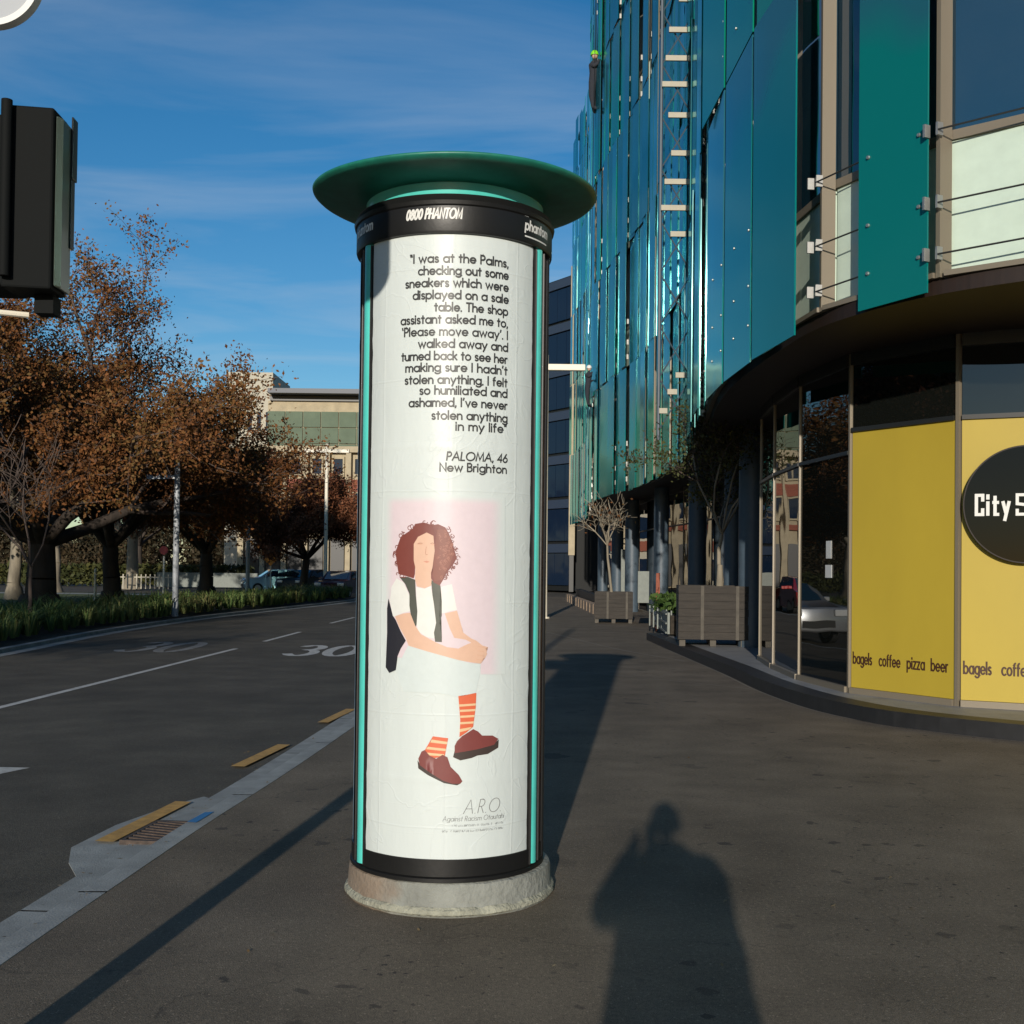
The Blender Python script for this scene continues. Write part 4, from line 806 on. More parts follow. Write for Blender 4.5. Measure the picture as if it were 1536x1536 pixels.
# ---- shop front
GL = [(11.6, 8.9), (10.3, 9.6), (8.95, 10.35), (7.6, 11.08), (6.22, 11.80), (4.85, 12.45), (4.05, 13.69), (3.85, 15.28), (3.90, 17.0), (4.05, 18.6), (4.6, 20.1), (5.5, 21.4), (5.6, 24.5), (5.5, 28), (5.6, 32), (5.4, 36), (5.0, 40), (4.9, 44), (5.0, 48), (5.2, 52), (5.4, 57), (5.2, 62), (5.0, 66)]
for i in range(len(GL)-1):
    a, b2 = Vector(GL[i]), Vector(GL[i+1]); d = b2-a; L_ = d.length; d.normalize(); rz = math.atan2(d.y, d.x); nrm = Vector((-d.y, d.x))
    zb = .157 if i < 13 else 0.0
    unit('shop_mullion', M['bronze'], a.x-d.x*.021, a.y-d.y*.021, zb, .042, .07, 4.2-zb, rz)
    p = a+d*.031
    unit('shop_sill', M['bronze'], p.x, p.y, zb, L_-.062, .13, .07, rz)
    unit('head_frame', M['black'], p.x, p.y, 4.06, L_-.062, .12, .14, rz)
    if i < 6:
        unit('shop_transom', M['black'], p.x, p.y, 3.262, L_-.062, .11, .05, rz)
        unit('upper_pane', M['shop'], p.x, p.y, 3.314, L_-.062, .03, .745, rz)
        yp = unit('yellow_panel', M['yellow'], p.x, p.y, zb+.072, L_-.062, .04, 3.262-zb-.072, rz)
        # lettering along the foot of the panel; reads from its left (far) end
        O_ = b2; dd = -d
        def wm(u, v, off=0, O_=O_, dd=dd, nrm=nrm): return (O_.x+dd.x*u+nrm.x*(.0215+off), O_.y+dd.y*u+nrm.y*(.0215+off), v)
        for w_, a0_, a1_ in (('bagels', .06, .33), ('coffee', .44, .73), ('pizza', .83, 1.06), ('beer', 1.15, 1.36)):
            mb = MB(); text(mb, w_, wm, a0_, a1_, .515, .13, wt=.075, gap=.26); mb.build('panel_lettering', M['lettering_brown'], office)
        if i == 4:
            c = O_+dd*.675+nrm*.10; CZ = 2.33
            sg = thing('round_shop_sign', 'round black shop sign with white letters on the yellow panel', 'shop sign', (c.x, c.y, CZ))
            mb = MB(); r_ = .625
            mb.tube(c.to_3d()+Vector((0, 0, CZ))-nrm.to_3d()*.03, c.to_3d()+Vector((0, 0, CZ))+nrm.to_3d()*.03, r_, r_, n=96)
            mb.build('disc', glass('sign_disc', (.006, .006, .006), 1.3, .05, wob=0), sg, smooth=True)
            mb = MB()
            ring = [(math.cos(t*math.pi/48), math.sin(t*math.pi/48)) for t in range(97)]
            def sm_(u, v, off=0): return (c.x+dd.x*u+nrm.x*(.031+off), c.y+dd.y*u+nrm.y*(.031+off), CZ+v)
            ribbon(mb, [(x*(r_-.008), y*(r_-.008)) for x, y in ring], .006, sm_, .001); mb.build('rim', M['fascia'], sg)
            mb = MB(); text(mb, 'City', sm_, -.49, -.17, -.105, .205, wt=.08, gap=.36, font=GS, base=.0015); text(mb, 'S', sm_, -.09, .035, -.105, .205, wt=.075, gap=.17, font=GS, base=.0015); mb.build('lettering', M['lettering_white'], sg)
            for s_ in (-.3, .3):
                mb = MB(); p0 = c+dd*s_-nrm*.078; p1 = c+dd*s_-nrm*.031; mb.tube((p0.x, p0.y, CZ+.3), (p1.x, p1.y, CZ+.3), .02, n=8); mb.build('spacer', M['steel'], sg)
    else:
        unit('shop_transom', M['black'], p.x, p.y, 3.0, L_-.062, .09, .045, rz)
        unit('shop_pane', M['shop'], p.x, p.y, zb+.072, L_-.062, .03, 3.0-zb-.074, rz)
        unit('upper_pane', M['shop'], p.x, p.y, 3.047, L_-.062, .03, 1.01, rz)
MB().prism([(p[0]+.25, p[1]+.12) for p in GL]+[(25, 66), (25, 8.9)], .03, 4.19).build('dark_interior', M['black'], office)
# notice stuck on the shop glass, round piers under the overhang
a, b2 = Vector(GL[6]), Vector(GL[7]); d = (b2-a).normalized(); nrm = Vector((-d.y, d.x)); c = a+d*.62+nrm*.022
mb = MB(); mb.box((c.x, c.y, 1.87), (.16, .004, .22), rz=math.atan2(d.y, d.x)); mb.box((c.x, c.y, 1.60), (.2, .004, .16), rz=math.atan2(d.y, d.x)); mb.build('notice', M['lettering_white'], office)
for (x, y, r_) in ((4.55, 21.7, .26), (4.75, 24.6, .20), (5.0, 31.0, .24), (4.75, 36.5, .24), (4.5, 43, .26), (4.6, 50, .26), (4.6, 58, .26)):
    MB().tube((x, y, .0), (x, y, 4.2), r_, n=24).build('pier', M['pier'], office, smooth=True)
mb = MB(); mb.prism([(4.5, 47.2), (5.0, 47.2), (5.0, 47.4), (4.5, 47.4)], 0, 2.4); mb.build('entrance_panel', M['crate'], office)
# ------------------------------------------------------------ trees
def branches(rng, base, h0, H, spread, r0, limbs=6, levels=4, lean=(0, 0), droop=0.0, aspect=1.0):
    """returns list of (p0,p1,r0,r1,level)"""
    seg = []
    p = Vector(base); n = 4; top = Vector((lean[0], lean[1], 1)).normalized(); r = r0
    for i in range(n):
        q_ = p+Vector((rng.uniform(-.05, .05), rng.uniform(-.05, .05), h0/n))+Vector((lean[0], lean[1], 0))*(h0/n); r1 = r*(.80 if i == 0 else .93)
        seg.append((p, q_, r, r1, 0)); p, r = q_, r1
    def grow(p, d, L, r, lev):
        n = 3
        for i in range(n):
            d = (d+Vector((rng.gauss(0, .16), rng.gauss(0, .16), rng.gauss(.05, .10)-droop*.1))).normalized()
            q_ = p+d*(L/n); r1 = r*.84; seg.append((p, q_, r, r1, lev))
            if lev < levels:
                for c in range(2 if lev > 0 else 2):
                    a = rng.uniform(0, 6.283); o = d.orthogonal().normalized(); o.rotate(Matrix.Rotation(a, 3, d)); nd = (d*rng.uniform(.55, 1)+o*rng.uniform(.55, 1.0)).normalized()
                    nd.z = nd.z*.8+.08
                    if i > 0 or lev > 1: grow(q_, nd, L*rng.uniform(.50, .72), r1*.62, lev+1)
            p, r = q_, r1
    for k in range(limbs):
        a = 6.283*k/limbs+rng.uniform(-.4, .4); up_ = rng.uniform(.55, 1.7) if k < limbs-1 else 3
        d = Vector((math.cos(a)*spread, math.sin(a)*spread, up_)).normalized(); grow(p, d, (H-h0)*rng.uniform(.50, .66), r*rng.uniform(.5, .65), 1)
    return seg
def leafmesh(rng, seg, n, size, jitter, minlev=3, zmin=0, clump=0):
    ends = [s for s in seg if s[4] >= minlev and s[1].z > zmin]
    rs = np.random.RandomState(rng.randrange(10**6))
    P0 = np.array([s[0] for s in ends]); P1 = np.array([s[1] for s in ends])
    idx = rs.randint(0, len(ends), n); t = rs.rand(n, 1); C = P0[idx]*(1-t)+P1[idx]*t+rs.normal(0, jitter, (n, 3))
    a = rs.normal(size=(n, 3)); a /= np.linalg.norm(a, axis=1)[:, None]; b = rs.normal(size=(n, 3)); b -= (b*a).sum(1)[:, None]*a; b /= np.linalg.norm(b, axis=1)[:, None]
    s = size*rs.uniform(.5, 1.3, (n, 1)); V = np.empty((n, 4, 3)); V[:, 0] = C-a*s; V[:, 1] = C+b*s*.55; V[:, 2] = C+a*s; V[:, 3] = C-b*s*.55
    return V.reshape(-1, 3)
def mesh_quads(name, V, mat):
    me = bpy.data.meshes.new(name); n = len(V)//4; me.vertices.add(len(V)); me.vertices.foreach_set('co', V.astype(np.float32).ravel())
    me.loops.add(n*4); me.loops.foreach_set('vertex_index', np.arange(n*4, dtype=np.int32)); me.polygons.add(n); me.polygons.foreach_set('loop_start', np.arange(0, n*4, 4, dtype=np.int32)); me.polygons.foreach_set('loop_total', np.full(n, 4, dtype=np.int32))
    me.materials.append(mat); me.update(); return me
def make_tree(seed, label, loc, H=11, h0=2.6, r0=.5, spread=1.3, nleaf=26000, lsize=.09, mat='leaf', bark='trunk', limbs=7, levels=4, group=None, cat='tree', name='tree', minlev=3, jitter=.20, zmin=0, kinds=('trunk', 'branches', 'foliage'), twig='twig', scale=1, lean=(0, 0), squash=1, rmin=.006):
    rng = random.Random(seed); t = thing(name, label, cat, loc, group, rz=rng.uniform(0, 6)); t.scale = (scale,)*3
    seg = branches(rng, (0, 0, -.05), h0, H, spread, r0, limbs, levels, lean)
    tr = MB(); tw = MB()
    for p0, p1, a, b2, lev in seg:
        if lev <= 1: tr.tube(p0, p1, max(a, .02), max(b2, .018), n=9, caps=False)
        else: tw.tube(p0, p1, max(a, rmin), max(b2, rmin*.8), n=5 if lev == 2 else 3, caps=False)
    if lean == (0, 0):   # root flare
        tr.tube((0, 0, -.1), (0, 0, .55), r0*1.45, r0*.92, n=12, caps=False)
    tr.build('trunk', M[bark], t, smooth='all', local=True); tw.build('branches', M[twig], t, local=True, kind='stuff')
    if nleaf:
        V = leafmesh(rng, seg, nleaf, lsize, jitter, minlev, zmin); o = bpy.data.objects.new('foliage', mesh_quads('foliage', V, M[mat])); link(o); o.parent = t
    return t
G_T = 'old park trees along the far side of the road'
T1 = make_tree(21, 'broad autumn tree nearest the camera, thick black trunk behind the tussock bed at far left', (-15.0, 36.5, .03), H=11.2, h0=2.2, r0=.62, spread=1.5, nleaf=140000, limbs=8, group=G_T, lsize=.066, zmin=2.5)
T2 = make_tree(5, 'brown autumn tree with a forked dark trunk just left of the first grey lamp post', (-14.6, 42.0, .03), H=8.8, h0=2.2, r0=.42, spread=1.0, nleaf=120000, limbs=8, group=G_T, lsize=.066, zmin=2.4)
T3 = make_tree(33, 'rust coloured tree whose trunk stands right of the first grey lamp post', (-14.1, 53, .03), H=6.7, h0=2.1, r0=.42, spread=1.0, nleaf=110000, mat='leaf2', limbs=8, group=G_T, lsize=.068, zmin=2.3)
T4 = make_tree(44, 'reddish thinning tree in front of the cream buildings', (-12.3, 68, .03), H=7.3, h0=2.0, r0=.32, spread=1.6, nleaf=80000, mat='leaf2', limbs=8, group=G_T, lsize=.078, zmin=2.0)
# further park trees seen between the trunks
make_tree(8, 'pale trunked park tree on the sunny lawn behind the first gap', (-24.8, 62, .03), H=9, h0=3.2, r0=.42, nleaf=12000, lsize=.13, limbs=7, bark='paletrunk', group='park trees out on the lawn', levels=3, minlev=2, zmin=2.6)
make_tree(9, 'pale trunked park tree on the lawn behind the second gap', (-24.5, 74, .03), H=9.5, h0=3.2, r0=.5, nleaf=12000, lsize=.14, limbs=7, bark='paletrunk', group='park trees out on the lawn', levels=3, minlev=2, zmin=2.6)
make_tree(12, 'slim pale trunked tree at the left edge beside the thick black trunk', (-20.8, 48, .03), H=9, h0=3.0, r0=.33, nleaf=12000, lsize=.12, limbs=7, bark='paletrunk', group='park trees out on the lawn', levels=3, minlev=2, zmin=2.8)
make_tree(14, 'park tree far back over the hedge', (-30, 92, .03), H=11, h0=3.0, r0=.4, nleaf=9000, lsize=.18, limbs=7, group='park trees out on the lawn', levels=3, minlev=2)
make_tree(15, 'park tree far back behind the white fence', (-41, 88, .03), H=12, h0=3.0, r0=.4, nleaf=9000, lsize=.18, limbs=7, group='park trees out on the lawn', levels=3, minlev=2)
# bare young tree in the bed at the far left
make_tree(61, 'bare young tree with pale twigs in the tussock bed at far left', (-10.9, 26.0, .03), H=4.6, h0=1.5, r0=.06, spread=.8, nleaf=0, limbs=5, levels=3, bark='twig', twig='twig', cat='young tree', name='young_tree', rmin=.008)
# the row goes on outside the picture and shades the verge
for k, (x, y, sc, lb) in enumerate(((-20.6, 13, 1.05, 'second along'), (-20.5, 0, 1.1, 'beside the photographer'), (-21.5, -13, 1.15, 'behind the photographer'))):
    c = copy_tree(T1 if k % 2 else T3); c.location = (x, y, .03); c.scale = (sc*(1 if k % 2 else 1.25),)*3; c.rotation_euler.z = k*1.3+.4; c['label'] = 'tree of the row outside the picture, '+lb; c['group'] = 'park trees outside the picture'
# small litter and fallen leaves on the pavement
rs = np.random.RandomState(77); Vq = []
for k in range(150):
    if k < 90: x, y = rs.uniform(-1.9, 4.2), 2.6+rs.rand()**1.4*16
    else: x, y = rs.uniform(-2.25, -1.95), rs.uniform(3, 12)
    if x > 3.0 and y > 13: continue
    z0 = .006 if x > -1.9 else .008; s_ = rs.uniform(.006, .022); a = rs.rand()*6.28; c, n_ = math.cos(a), math.sin(a)
    for (u, v, w) in ((-s_, 0, 0), (0, -s_*.5, s_*.15), (s_, 0, s_*.35), (0, s_*.5, s_*.1)): Vq.append((x+c*u-n_*v, y+n_*u+c*v, z0+w))
o = bpy.data.objects.new('fallen_leaves', mesh_quads('fallen_leaves', np.array(Vq), leafmat('litter', [(.05, .03, .015), (.16, .09, .03), (.25, .2, .12), (.4, .38, .33)]))); link(o); o['kind'] = 'stuff'; o['label'] = 'tiny fallen leaves and grit scattered over the pavement'; o['category'] = 'litter'
# ------------------------------------------------------------ tussock bed
rs = np.random.RandomState(4); Vs = []
def xk(y):
    for i in range(1, len(LKc)):
        if y <= LKc[i][1]: 
            u = (y-LKc[i-1][1])/(LKc[i][1]-LKc[i-1][1]); return LKc[i-1][0]*(1-u)+LKc[i][0]*u
    return LKc[-1][0]
V = []
for k in range(780):
    y = 17+rs.rand()**1.15*44; x = xk(y)-.5-rs.rand()**1.2*2.8; hh = rs.uniform(.35, .75); nb = int(34 if y < 34 else 20)
    for j in range(nb):
        a = rs.rand()*6.283; le = rs.uniform(.25, .8)*hh; w = .011 if y < 34 else .018; dx_, dy_ = math.cos(a), math.sin(a); px_, py_ = -dy_*w, dx_*w; bx0 = x+dx_*.05; by0 = y+dy_*.05; h1 = hh*rs.uniform(.7, 1.1)
        mx1, my1, mz1 = bx0+dx_*le*.35, by0+dy_*le*.35, .03+h1*.7; tx, ty, tz = bx0+dx_*le, by0+dy_*le, .03+h1*rs.uniform(.65, 1.0)
        V += [(bx0-px_, by0-py_, .03), (bx0+px_, by0+py_, .03), (mx1+px_, my1+py_, mz1), (mx1-px_, my1-py_, mz1), (mx1-px_, my1-py_, mz1), (mx1+px_, my1+py_, mz1), (tx+px_*.2, ty+py_*.2, tz), (tx-px_*.2, ty-py_*.2, tz)]
o = bpy.data.objects.new('tussock_grass', mesh_quads('tussock_grass', np.array(V), M['flax'])); link(o); o['kind'] = 'stuff'; o['label'] = 'shaggy green tussocks filling the bed along the far kerb'; o['category'] = 'grass'
M['wood'] = leafmat('dull_brown_leaves', [(.012, .014, .008), (.03, .026, .014), (.06, .04, .02), (.035, .04, .018)])
# far-off wood that closes the view under the crowns
rs = np.random.RandomState(19); n = 110000; X = rs.uniform(-95, -27, n); hgt = 6.5+2.2*np.sin(X*.31)+1.6*np.sin(X*.83+1); C = np.stack([X, rs.uniform(122, 128, n), hgt*rs.rand(n)**.8], 1)
keep = np.abs(np.sin(X*.23+2)) > .10; C = C[keep]; n = len(C); a = rs.normal(size=(n, 3))*.13; b_ = rs.normal(size=(n, 3))*.09
V = np.stack([C-a, C+b_, C+a, C-b_], 1).reshape(-1, 3); o = bpy.data.objects.new('distant_wood', mesh_quads('distant_wood', V, M['wood'])); link(o); o['kind'] = 'stuff'; o['label'] = 'brownish distant trees closing the view under the park crowns'; o['category'] = 'trees'
# low hedge beyond the lawn
rs = np.random.RandomState(9); n = 9000; C = np.stack([rs.uniform(-60, -19, n), rs.uniform(84, 85.2, n), rs.rand(n)*1.5], 1); a = rs.normal(size=(n, 3))*.13; b_ = rs.normal(size=(n, 3))*.08
V = np.stack([C-a, C+b_, C+a, C-b_], 1).reshape(-1, 3); o = bpy.data.objects.new('hedge', mesh_quads('hedge', V, M['olive'])); link(o); o['label'] = 'long dark clipped hedge at the back of the park'; o['category'] = 'hedge'
fn = thing('white_fence', 'low white picket fence on the lawn between the first two dark trunks', 'fence', (-23, 72, .03))
for i in range(14): MB().box((-24.6+i*.28, 71, .48), (.07, .05, .9)).build('picket', M['palewall'], fn)
MB().box((-22.8, 71.04, .75), (4.0, .03, .07)).build('rail', M['palewall'], fn)
lw = thing('low_wall', 'long low pale wall at the back of the lawn', 'wall', (-22, 80, 0)); MB().box((-21.2, 80, .5), (7, .3, 1.0)).build('wall', M['crate'], lw)
# ------------------------------------------------------------ lamp posts
def lamp_T(label, x, y, H=8, half=1.25, gcol='polewhite', grp='tall pale lamp posts with a cross arm'):
    t = thing('lamp_post', label, 'lamp post', (x, y, 0), grp)
    MB().path([(x, y, 0), (x, y, 1.2), (x, y, H+.4)], [.13, .115, .085], n=14).build('pole', M[gcol], t, smooth=True)
    MB().box((x, y-.02, H), (half*2, .22, .20)).build('cross_arm', M['polewhite'], t, bevel=.02)
    for s_ in (-1, 1): MB().box((x+s_*(half-.4), y-.02, H-.085), (.6, .13, .035)).build('lamp_head', M['lampglass'], t)
    MB().tube((x, y, 0), (x, y, .05), .2, n=14).build('base_plate', M[gcol], t)
lamp_T('tall pale lamp post with a T shaped arm before the red tree', -10.4, 64)
lamp_T('tall pale lamp post whose white arm reaches past the advertising column', 1.02, 36.5)
def lamp_L(label, x, y, H=5.0):
    t = thing('lamp_post', label, 'lamp post', (x, y, 0), 'grey lamp posts with a short side arm')
    MB().path([(x, y, 0), (x, y, H)], [.095, .08], n=14).build('pole', M['polegrey'], t, smooth=True)
    MB().box((x-.5, y, H-.75), (.86, .12, .11)).build('side_arm', M['polegrey'], t); MB().box((x-.42, y, H-.70), (.10, .12, .16)).build('bracket', M['polegrey'], t)
    MB().box((x-.70, y, H-.80), (.40, .13, .03)).build('lamp_head', M['lampglass'], t)
lamp_L('grey lamp post with a short arm, nearer one, between the second and third dark trunks', -10.25, 35)
lamp_L('grey lamp post with a short arm, farther one, right of the third dark trunk', -13.35, 58)
# posts and signs in the park
t = thing('marker_post', 'thin pale timber post on the grass behind the tussocks', 'post', (-15.6, 43, 0)); MB().tube((-15.6, 43, 0), (-15.6, 43, 1.35), .05, n=10).build('post', M['polewhite'], t); MB().tube((-15.6, 43, 1.351), (-15.6, 43, 1.40), .055, .02, n=10).build('cap', M['polewhite'], t)
t = thing('round_sign', 'round pinkish red sign on a thin post seen beside the grey lamp post', 'road sign', (-18.2, 60, 0))
MB().tube((-18.2, 60, 0), (-18.2, 60, 2.0), .05, n=8).build('post', M['polewhite'], t); MB().tube((-18.2, 59.93, 2.3), (-18.2, 59.96, 2.3), .22, n=28).build('plate', M['signred'], t); 
t = thing('warning_sign', 'small orange diamond warning sign by the parked silver blue car', 'road sign', (-14.4, 68.5, 0))
MB().tube((-14.4, 68.5, -.1), (-14.4, 68.5, 1.7), .035, n=8).build('post', M['polewhite'], t); MB().box((-14.4, 68.43, 1.95), (.6, .03, .6), rot=Matrix.Rotation(R(45), 3, 'Y')).build('plate', M['signorange'], t)
# ------------------------------------------------------------ planters and trees by the shops
def planter(label, x, y, sx_, sy_, h, rz, feet=.13):
    t = thing('planter_box', label, 'planter', (x, y, 0), 'timber planter boxes along the building', rz=rz); m = Matrix.Rotation(0, 3, 'Z')
    nb = 7; bh = (h-feet)/nb
    for k in range(nb):
        z = feet+bh*(k+.5); j = random.uniform(-.004, .004)
        for s_ in (-1, 1):
            MB().box((0, s_*(sy_/2)+j, z), (sx_, .035, bh-.004)).build('plank', M['plank'], t, local=True)
            MB().box((s_*(sx_/2-.02)+j, 0, z), (.035, sy_-.07, bh-.004)).build('plank', M['plank'], t, local=True)
    for px_ in (-.16, .34):
        MB().box((px_*sx_, -sy_/2-.03, feet+(h-feet)/2), (.06, .022, h-feet)).build('batten', M['plankpale'], t, local=True)
    for px_ in (-.44, .0, .44): MB().box((px_*sx_, 0, feet/2), (.11, sy_*.9, feet-.002)).build('skid', M['plankpale'], t, local=True)
    MB().box((0, 0, h*.5+feet*.5-.04), (sx_-.08, sy_-.08, h-feet-.10)).build('soil', M['soil'], t, local=True); return t
PB = planter('larger dark timber planter at the bend of the stone step', 3.86, 22.15, 1.3, 1.2, 1.14, R(-6)); PB.location.z = .16
PA = planter('smaller dark timber planter farther along the pavement', 3.05, 34.3, 1.12, 1.1, .92, R(-4))
make_tree(71, 'leafy olive green tree growing out of the larger planter', (4.02, 22.15, 1.15), H=3.9, h0=1.2, r0=.055, spread=.8, nleaf=9000, lsize=.042, mat='olive', bark='paletrunk', limbs=6, levels=4, cat='young tree', name='planter_tree', jitter=.10, zmin=1.0, rmin=.004)
make_tree(72, 'nearly bare slim tree growing out of the smaller planter', (3.0, 34.3, .84), H=2.9, h0=1.5, r0=.05, spread=.8, nleaf=90, lsize=.05, mat='leaf', bark='paletrunk', twig='paletrunk', limbs=6, levels=3, cat='young tree', name='planter_tree', jitter=.1, lean=(-.08, 0), rmin=.007)
# low green bed in a wire framed crate behind the step end
t = thing('crate_bed', 'pale grey crate planted with bright green leaves between the two planters', 'planter', (3.55, 27.2, .1))
MB().box((3.55, 27.0, .44), (.05, 4.6, .46), rz=R(-4)).build('side_panel', M['crate'], t)
for k in range(6): MB().box((3.50, 25.1+k*.78, .44), (.03, .05, .52), rz=R(-4)).build('slat', M['crate'], t)
for z in (.24, .44, .64): MB().box((3.497, 27.0, z), (.026, 4.6, .035), rz=R(-4)).build('rail', M['crate'], t)
MB().box((3.85, 27.0, .40), (.5, 4.4, .4), rz=R(-4)).build('soil', M['soil'], t)
rs = np.random.RandomState(2); n = 1500; C = np.stack([rs.normal(3.85, .16, n), rs.uniform(25, 29, n), .66+rs.rand(n)*.32], 1); a = rs.normal(size=(n, 3))*.05; b_ = rs.normal(size=(n, 3))*.03
V = np.stack([C-a, C+b_, C+a, C-b_], 1).reshape(-1, 3); o = bpy.data.objects.new('bright_leafy_plants', mesh_quads('bright_leafy_plants', V, M['fresh'])); link(o); o['kind'] = 'stuff'; o['label'] = 'bright green leafy plants growing in the grey crate'; o['category'] = 'plants'
t = thing('low_block_wall', 'low brown block edging along the pavement past the smaller planter', 'wall', (3.0, 44, 0))
for k in range(14):
    y = 36.2+k*1.45; x = 3.05-(k*.02); MB().box((x, y+.7, .17), (.22, 1.43, .34)).build('block', M['brickwall'], t)
MB().box((3.3, 46.4, .3), (.26, 20.2, .6)).build('planting', M['kerb_dark'], t)
t = thing('cafe_fence', 'thin dark red posts and rails with a pale panel by the entrance', 'railing', (4.0, 30, 0))
for k in range(4): MB().box((3.75+k*.12, 29.6+k*.8, .75), (.05, .05, 1.5)).build('post', M['redband'], t)
MB().box((3.93, 30.8, 1.1), (.04, 2.6, .05), rz=R(-8)).build('rail', M['redband'], t); MB().box((3.55, 30.9, 1.12), (.30, .04, .85)).build('panel', M['crate'], t)
# ------------------------------------------------------------ buildings at the end of the road
def gridwin(root, x0, x1, y, z0, z1, nx, nz, fw, fh, glassm, framem=None, depth=.25, name='window'):
    W = (x1-x0)/nx; Hh = (z1-z0)/nz
    for i in range(nx):
        for j in range(nz):
            cx_ = x0+(i+.5)*W; cz = z0+(j+.5)*Hh
            w_ = MB(); a, b2 = W*fw/2, Hh*fh/2
            for c, s_ in (((cx_-a, cz), (.14, 2*b2+.28)), ((cx_+a, cz), (.14, 2*b2+.28))): w_.box((c[0], y-.05, c[1]), (s_[0], depth, s_[1]))
            for c in (cz-b2, cz+b2): w_.box((cx_, y-.06, c), (2*a-.141, depth, .14))
            wf = w_.build(name, framem or M['palewall'], root); MB().box((cx_, y-.02, cz), (2*a-.10, .06, 2*b2-.1)).build('pane', glassm, wf)
cb = thing('cream_stone_building', 'ornate cream stone building with red bands and an arcade behind the red trees', 'building', (-17, 96, 0))
MB().box((-15.5, 101, 5.7), (15.0, 10, 11.4)).build('wall', M['cream'], cb)
MB().box((-15.5, 95.8, 11.3), (15.4, .9, .5)).build('cornice', M['cream'], cb)
for z, h in ((8.3, 1.0), (5.2, .45)): MB().box((-15.5, 95.86, z), (15.2, .34, h)).build('red_band', M['redband'], cb)
for k in range(9): MB().box((-22.6+k*1.78, 95.7, 5.5), (.42, .6, 11.0)).build('pilaster', M['cream'], cb)
gridwin(cb, -22.6, -8.4, 95.95, 5.6, 8.0, 8, 1, .58, .75, M['bluewall'], M['cream'])
gridwin(cb, -22.6, -8.4, 95.95, 8.9, 10.9, 8, 1, .5, .7, M['bluewall'], M['cream'])
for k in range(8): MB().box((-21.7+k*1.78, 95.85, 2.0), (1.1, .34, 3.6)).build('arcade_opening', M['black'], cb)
po = thing('pale_office_building', 'pale rendered office block with blue window bands, mostly behind the advertising column', 'building', (-2, 99, 0))
MB().box((-2.6, 104, 9.5), (10.5, 10, 19)).build('wall', M['palewall'], po)
for z in (15.2, 17.0): MB().box((-2.6, 98.93, z), (10.3, .2, 1.1)).build('window_band', M['bluewall'], po)
for z in (1.6, 5.2): MB().box((-2.6, 98.93, z), (9.6, .2, 1.8)).build('window_band', M['bluewall'], po)
MB().box((-2.6, 98.9, 3.6), (10.3, .3, .9)).build('red_band', M['redband'], po)
gb = thing('green_glass_block', 'pale green glass block with a dark overhanging roof above the cream building', 'building', (-16, 112, 0))
MB().box((-15.5, 119, 8.9), (17.5, 12, 17.8)).build('wall', M['cream'], gb)
for i in range(10):
    for j in range(5):
        MB().box((-23.4+i*1.76, 112.9, 10.0+j*1.6-.4), (1.68, .2, 1.52)).build('pane', M['greenglass'], gb)
MB().box((-14.2, 118.5, 18.55), (19.4, 15, .45)).build('roof', M['darkroof'], gb)
MB().box((-14.5, 118.9, 18.05), (19, 12.5, .5)).build('clerestory', M['black'], gb)
for k in range(3): MB().box((-14.4+k*2.2, 114, 19.2), (1.5, 1.6, .7), rot=Matrix.Rotation(R(-25), 3, 'X')).build('roof_vent', M['darkroof'], gb)
tb = thing('pale_tower_block', 'blank pale tower block rising above the tree tops', 'building', (-25.5, 116, 0))
MB().box((-26.9, 121, 10.6), (4.7, 9, 21.2)).build('wall', M['palewall'], tb)
for k in range(3): MB().box((-26.8+k*.9, 116.45, 16.2), (.35, .12, 1.9)).build('window', M['bluewall'], tb)
for k in range(6): MB().tube((-29.0+k*.85, 117, 21.2), (-29.0+k*.85, 117, 21.9 if k else 23.1), .035, n=5).build('roof_pole', M['galv'], tb)
db = thing('dark_blue_glass_building', 'dark blue glass building beyond the end of the teal facade', 'building', (2.5, 82, 0))
a0, a1 = Vector((1.2, 85.0)), Vector((4.35, 80.2)); d = (a1-a0).normalized(); nrm = Vector((d.y, -d.x)); rz = math.atan2(d.y, d.x); L_ = (a1-a0).length
core = [tuple(a0-nrm*.2), tuple(a1-nrm*.2), (16, 84), (16, 96), (1.2, 96)]
core = [tuple(a0-nrm*.15), tuple(a1-nrm*.15), (22, 84), (22, 98), (1.0, 98)]
MB().prism(core, 0, 22.4).build('wall', M['black'], db)
def ub(name, mat, p, z, s, rz_, par):
    k = (name, mat.name)
    if k not in _um: me = bpy.data.meshes.new(name); b = unit_box(); me.from_pydata(b.v, [], b.f); me.materials.append(mat); _um[k] = me
    o = bpy.data.objects.new(name, _um[k]); link(o); o.parent = par; L0 = par.location; o.location = (p[0]-L0.x, p[1]-L0.y, z-L0.z); o.scale = s; o.rotation_euler = (0, 0, rz_); return o
for j in range(7):
    z = .4+j*3.15
    for i in range(5):
        p = a0+d*(L_*i/5+.03); ub('pane', M['bluewall'], p, z, (L_/5-.06, .06, 2.25), rz, db)
    p = a0+d*.03+nrm*.05; ub('floor_band', M['bluespan'], p, z+2.31, (L_-.06, .12, .62), rz, db)
    p = a0+d*.03+nrm*.13; ub('ledge', M['bluespan'], p, z+2.31, (L_-.06, .10, .07), rz, db)
pc_ = thing('pale_corner_pier', 'tall narrow pale concrete pier at the corner of the dark blue glass building', 'pier', (4.0, 78.4, 0)); MB().box((4.06, 78.4, 12.4), (.42, .5, 19.8)).build('shaft', M['cream'], pc_)
MB().box((4.06, 78.4, 1.25), (.30, .36, 2.498)).build('foot', M['black'], pc_)
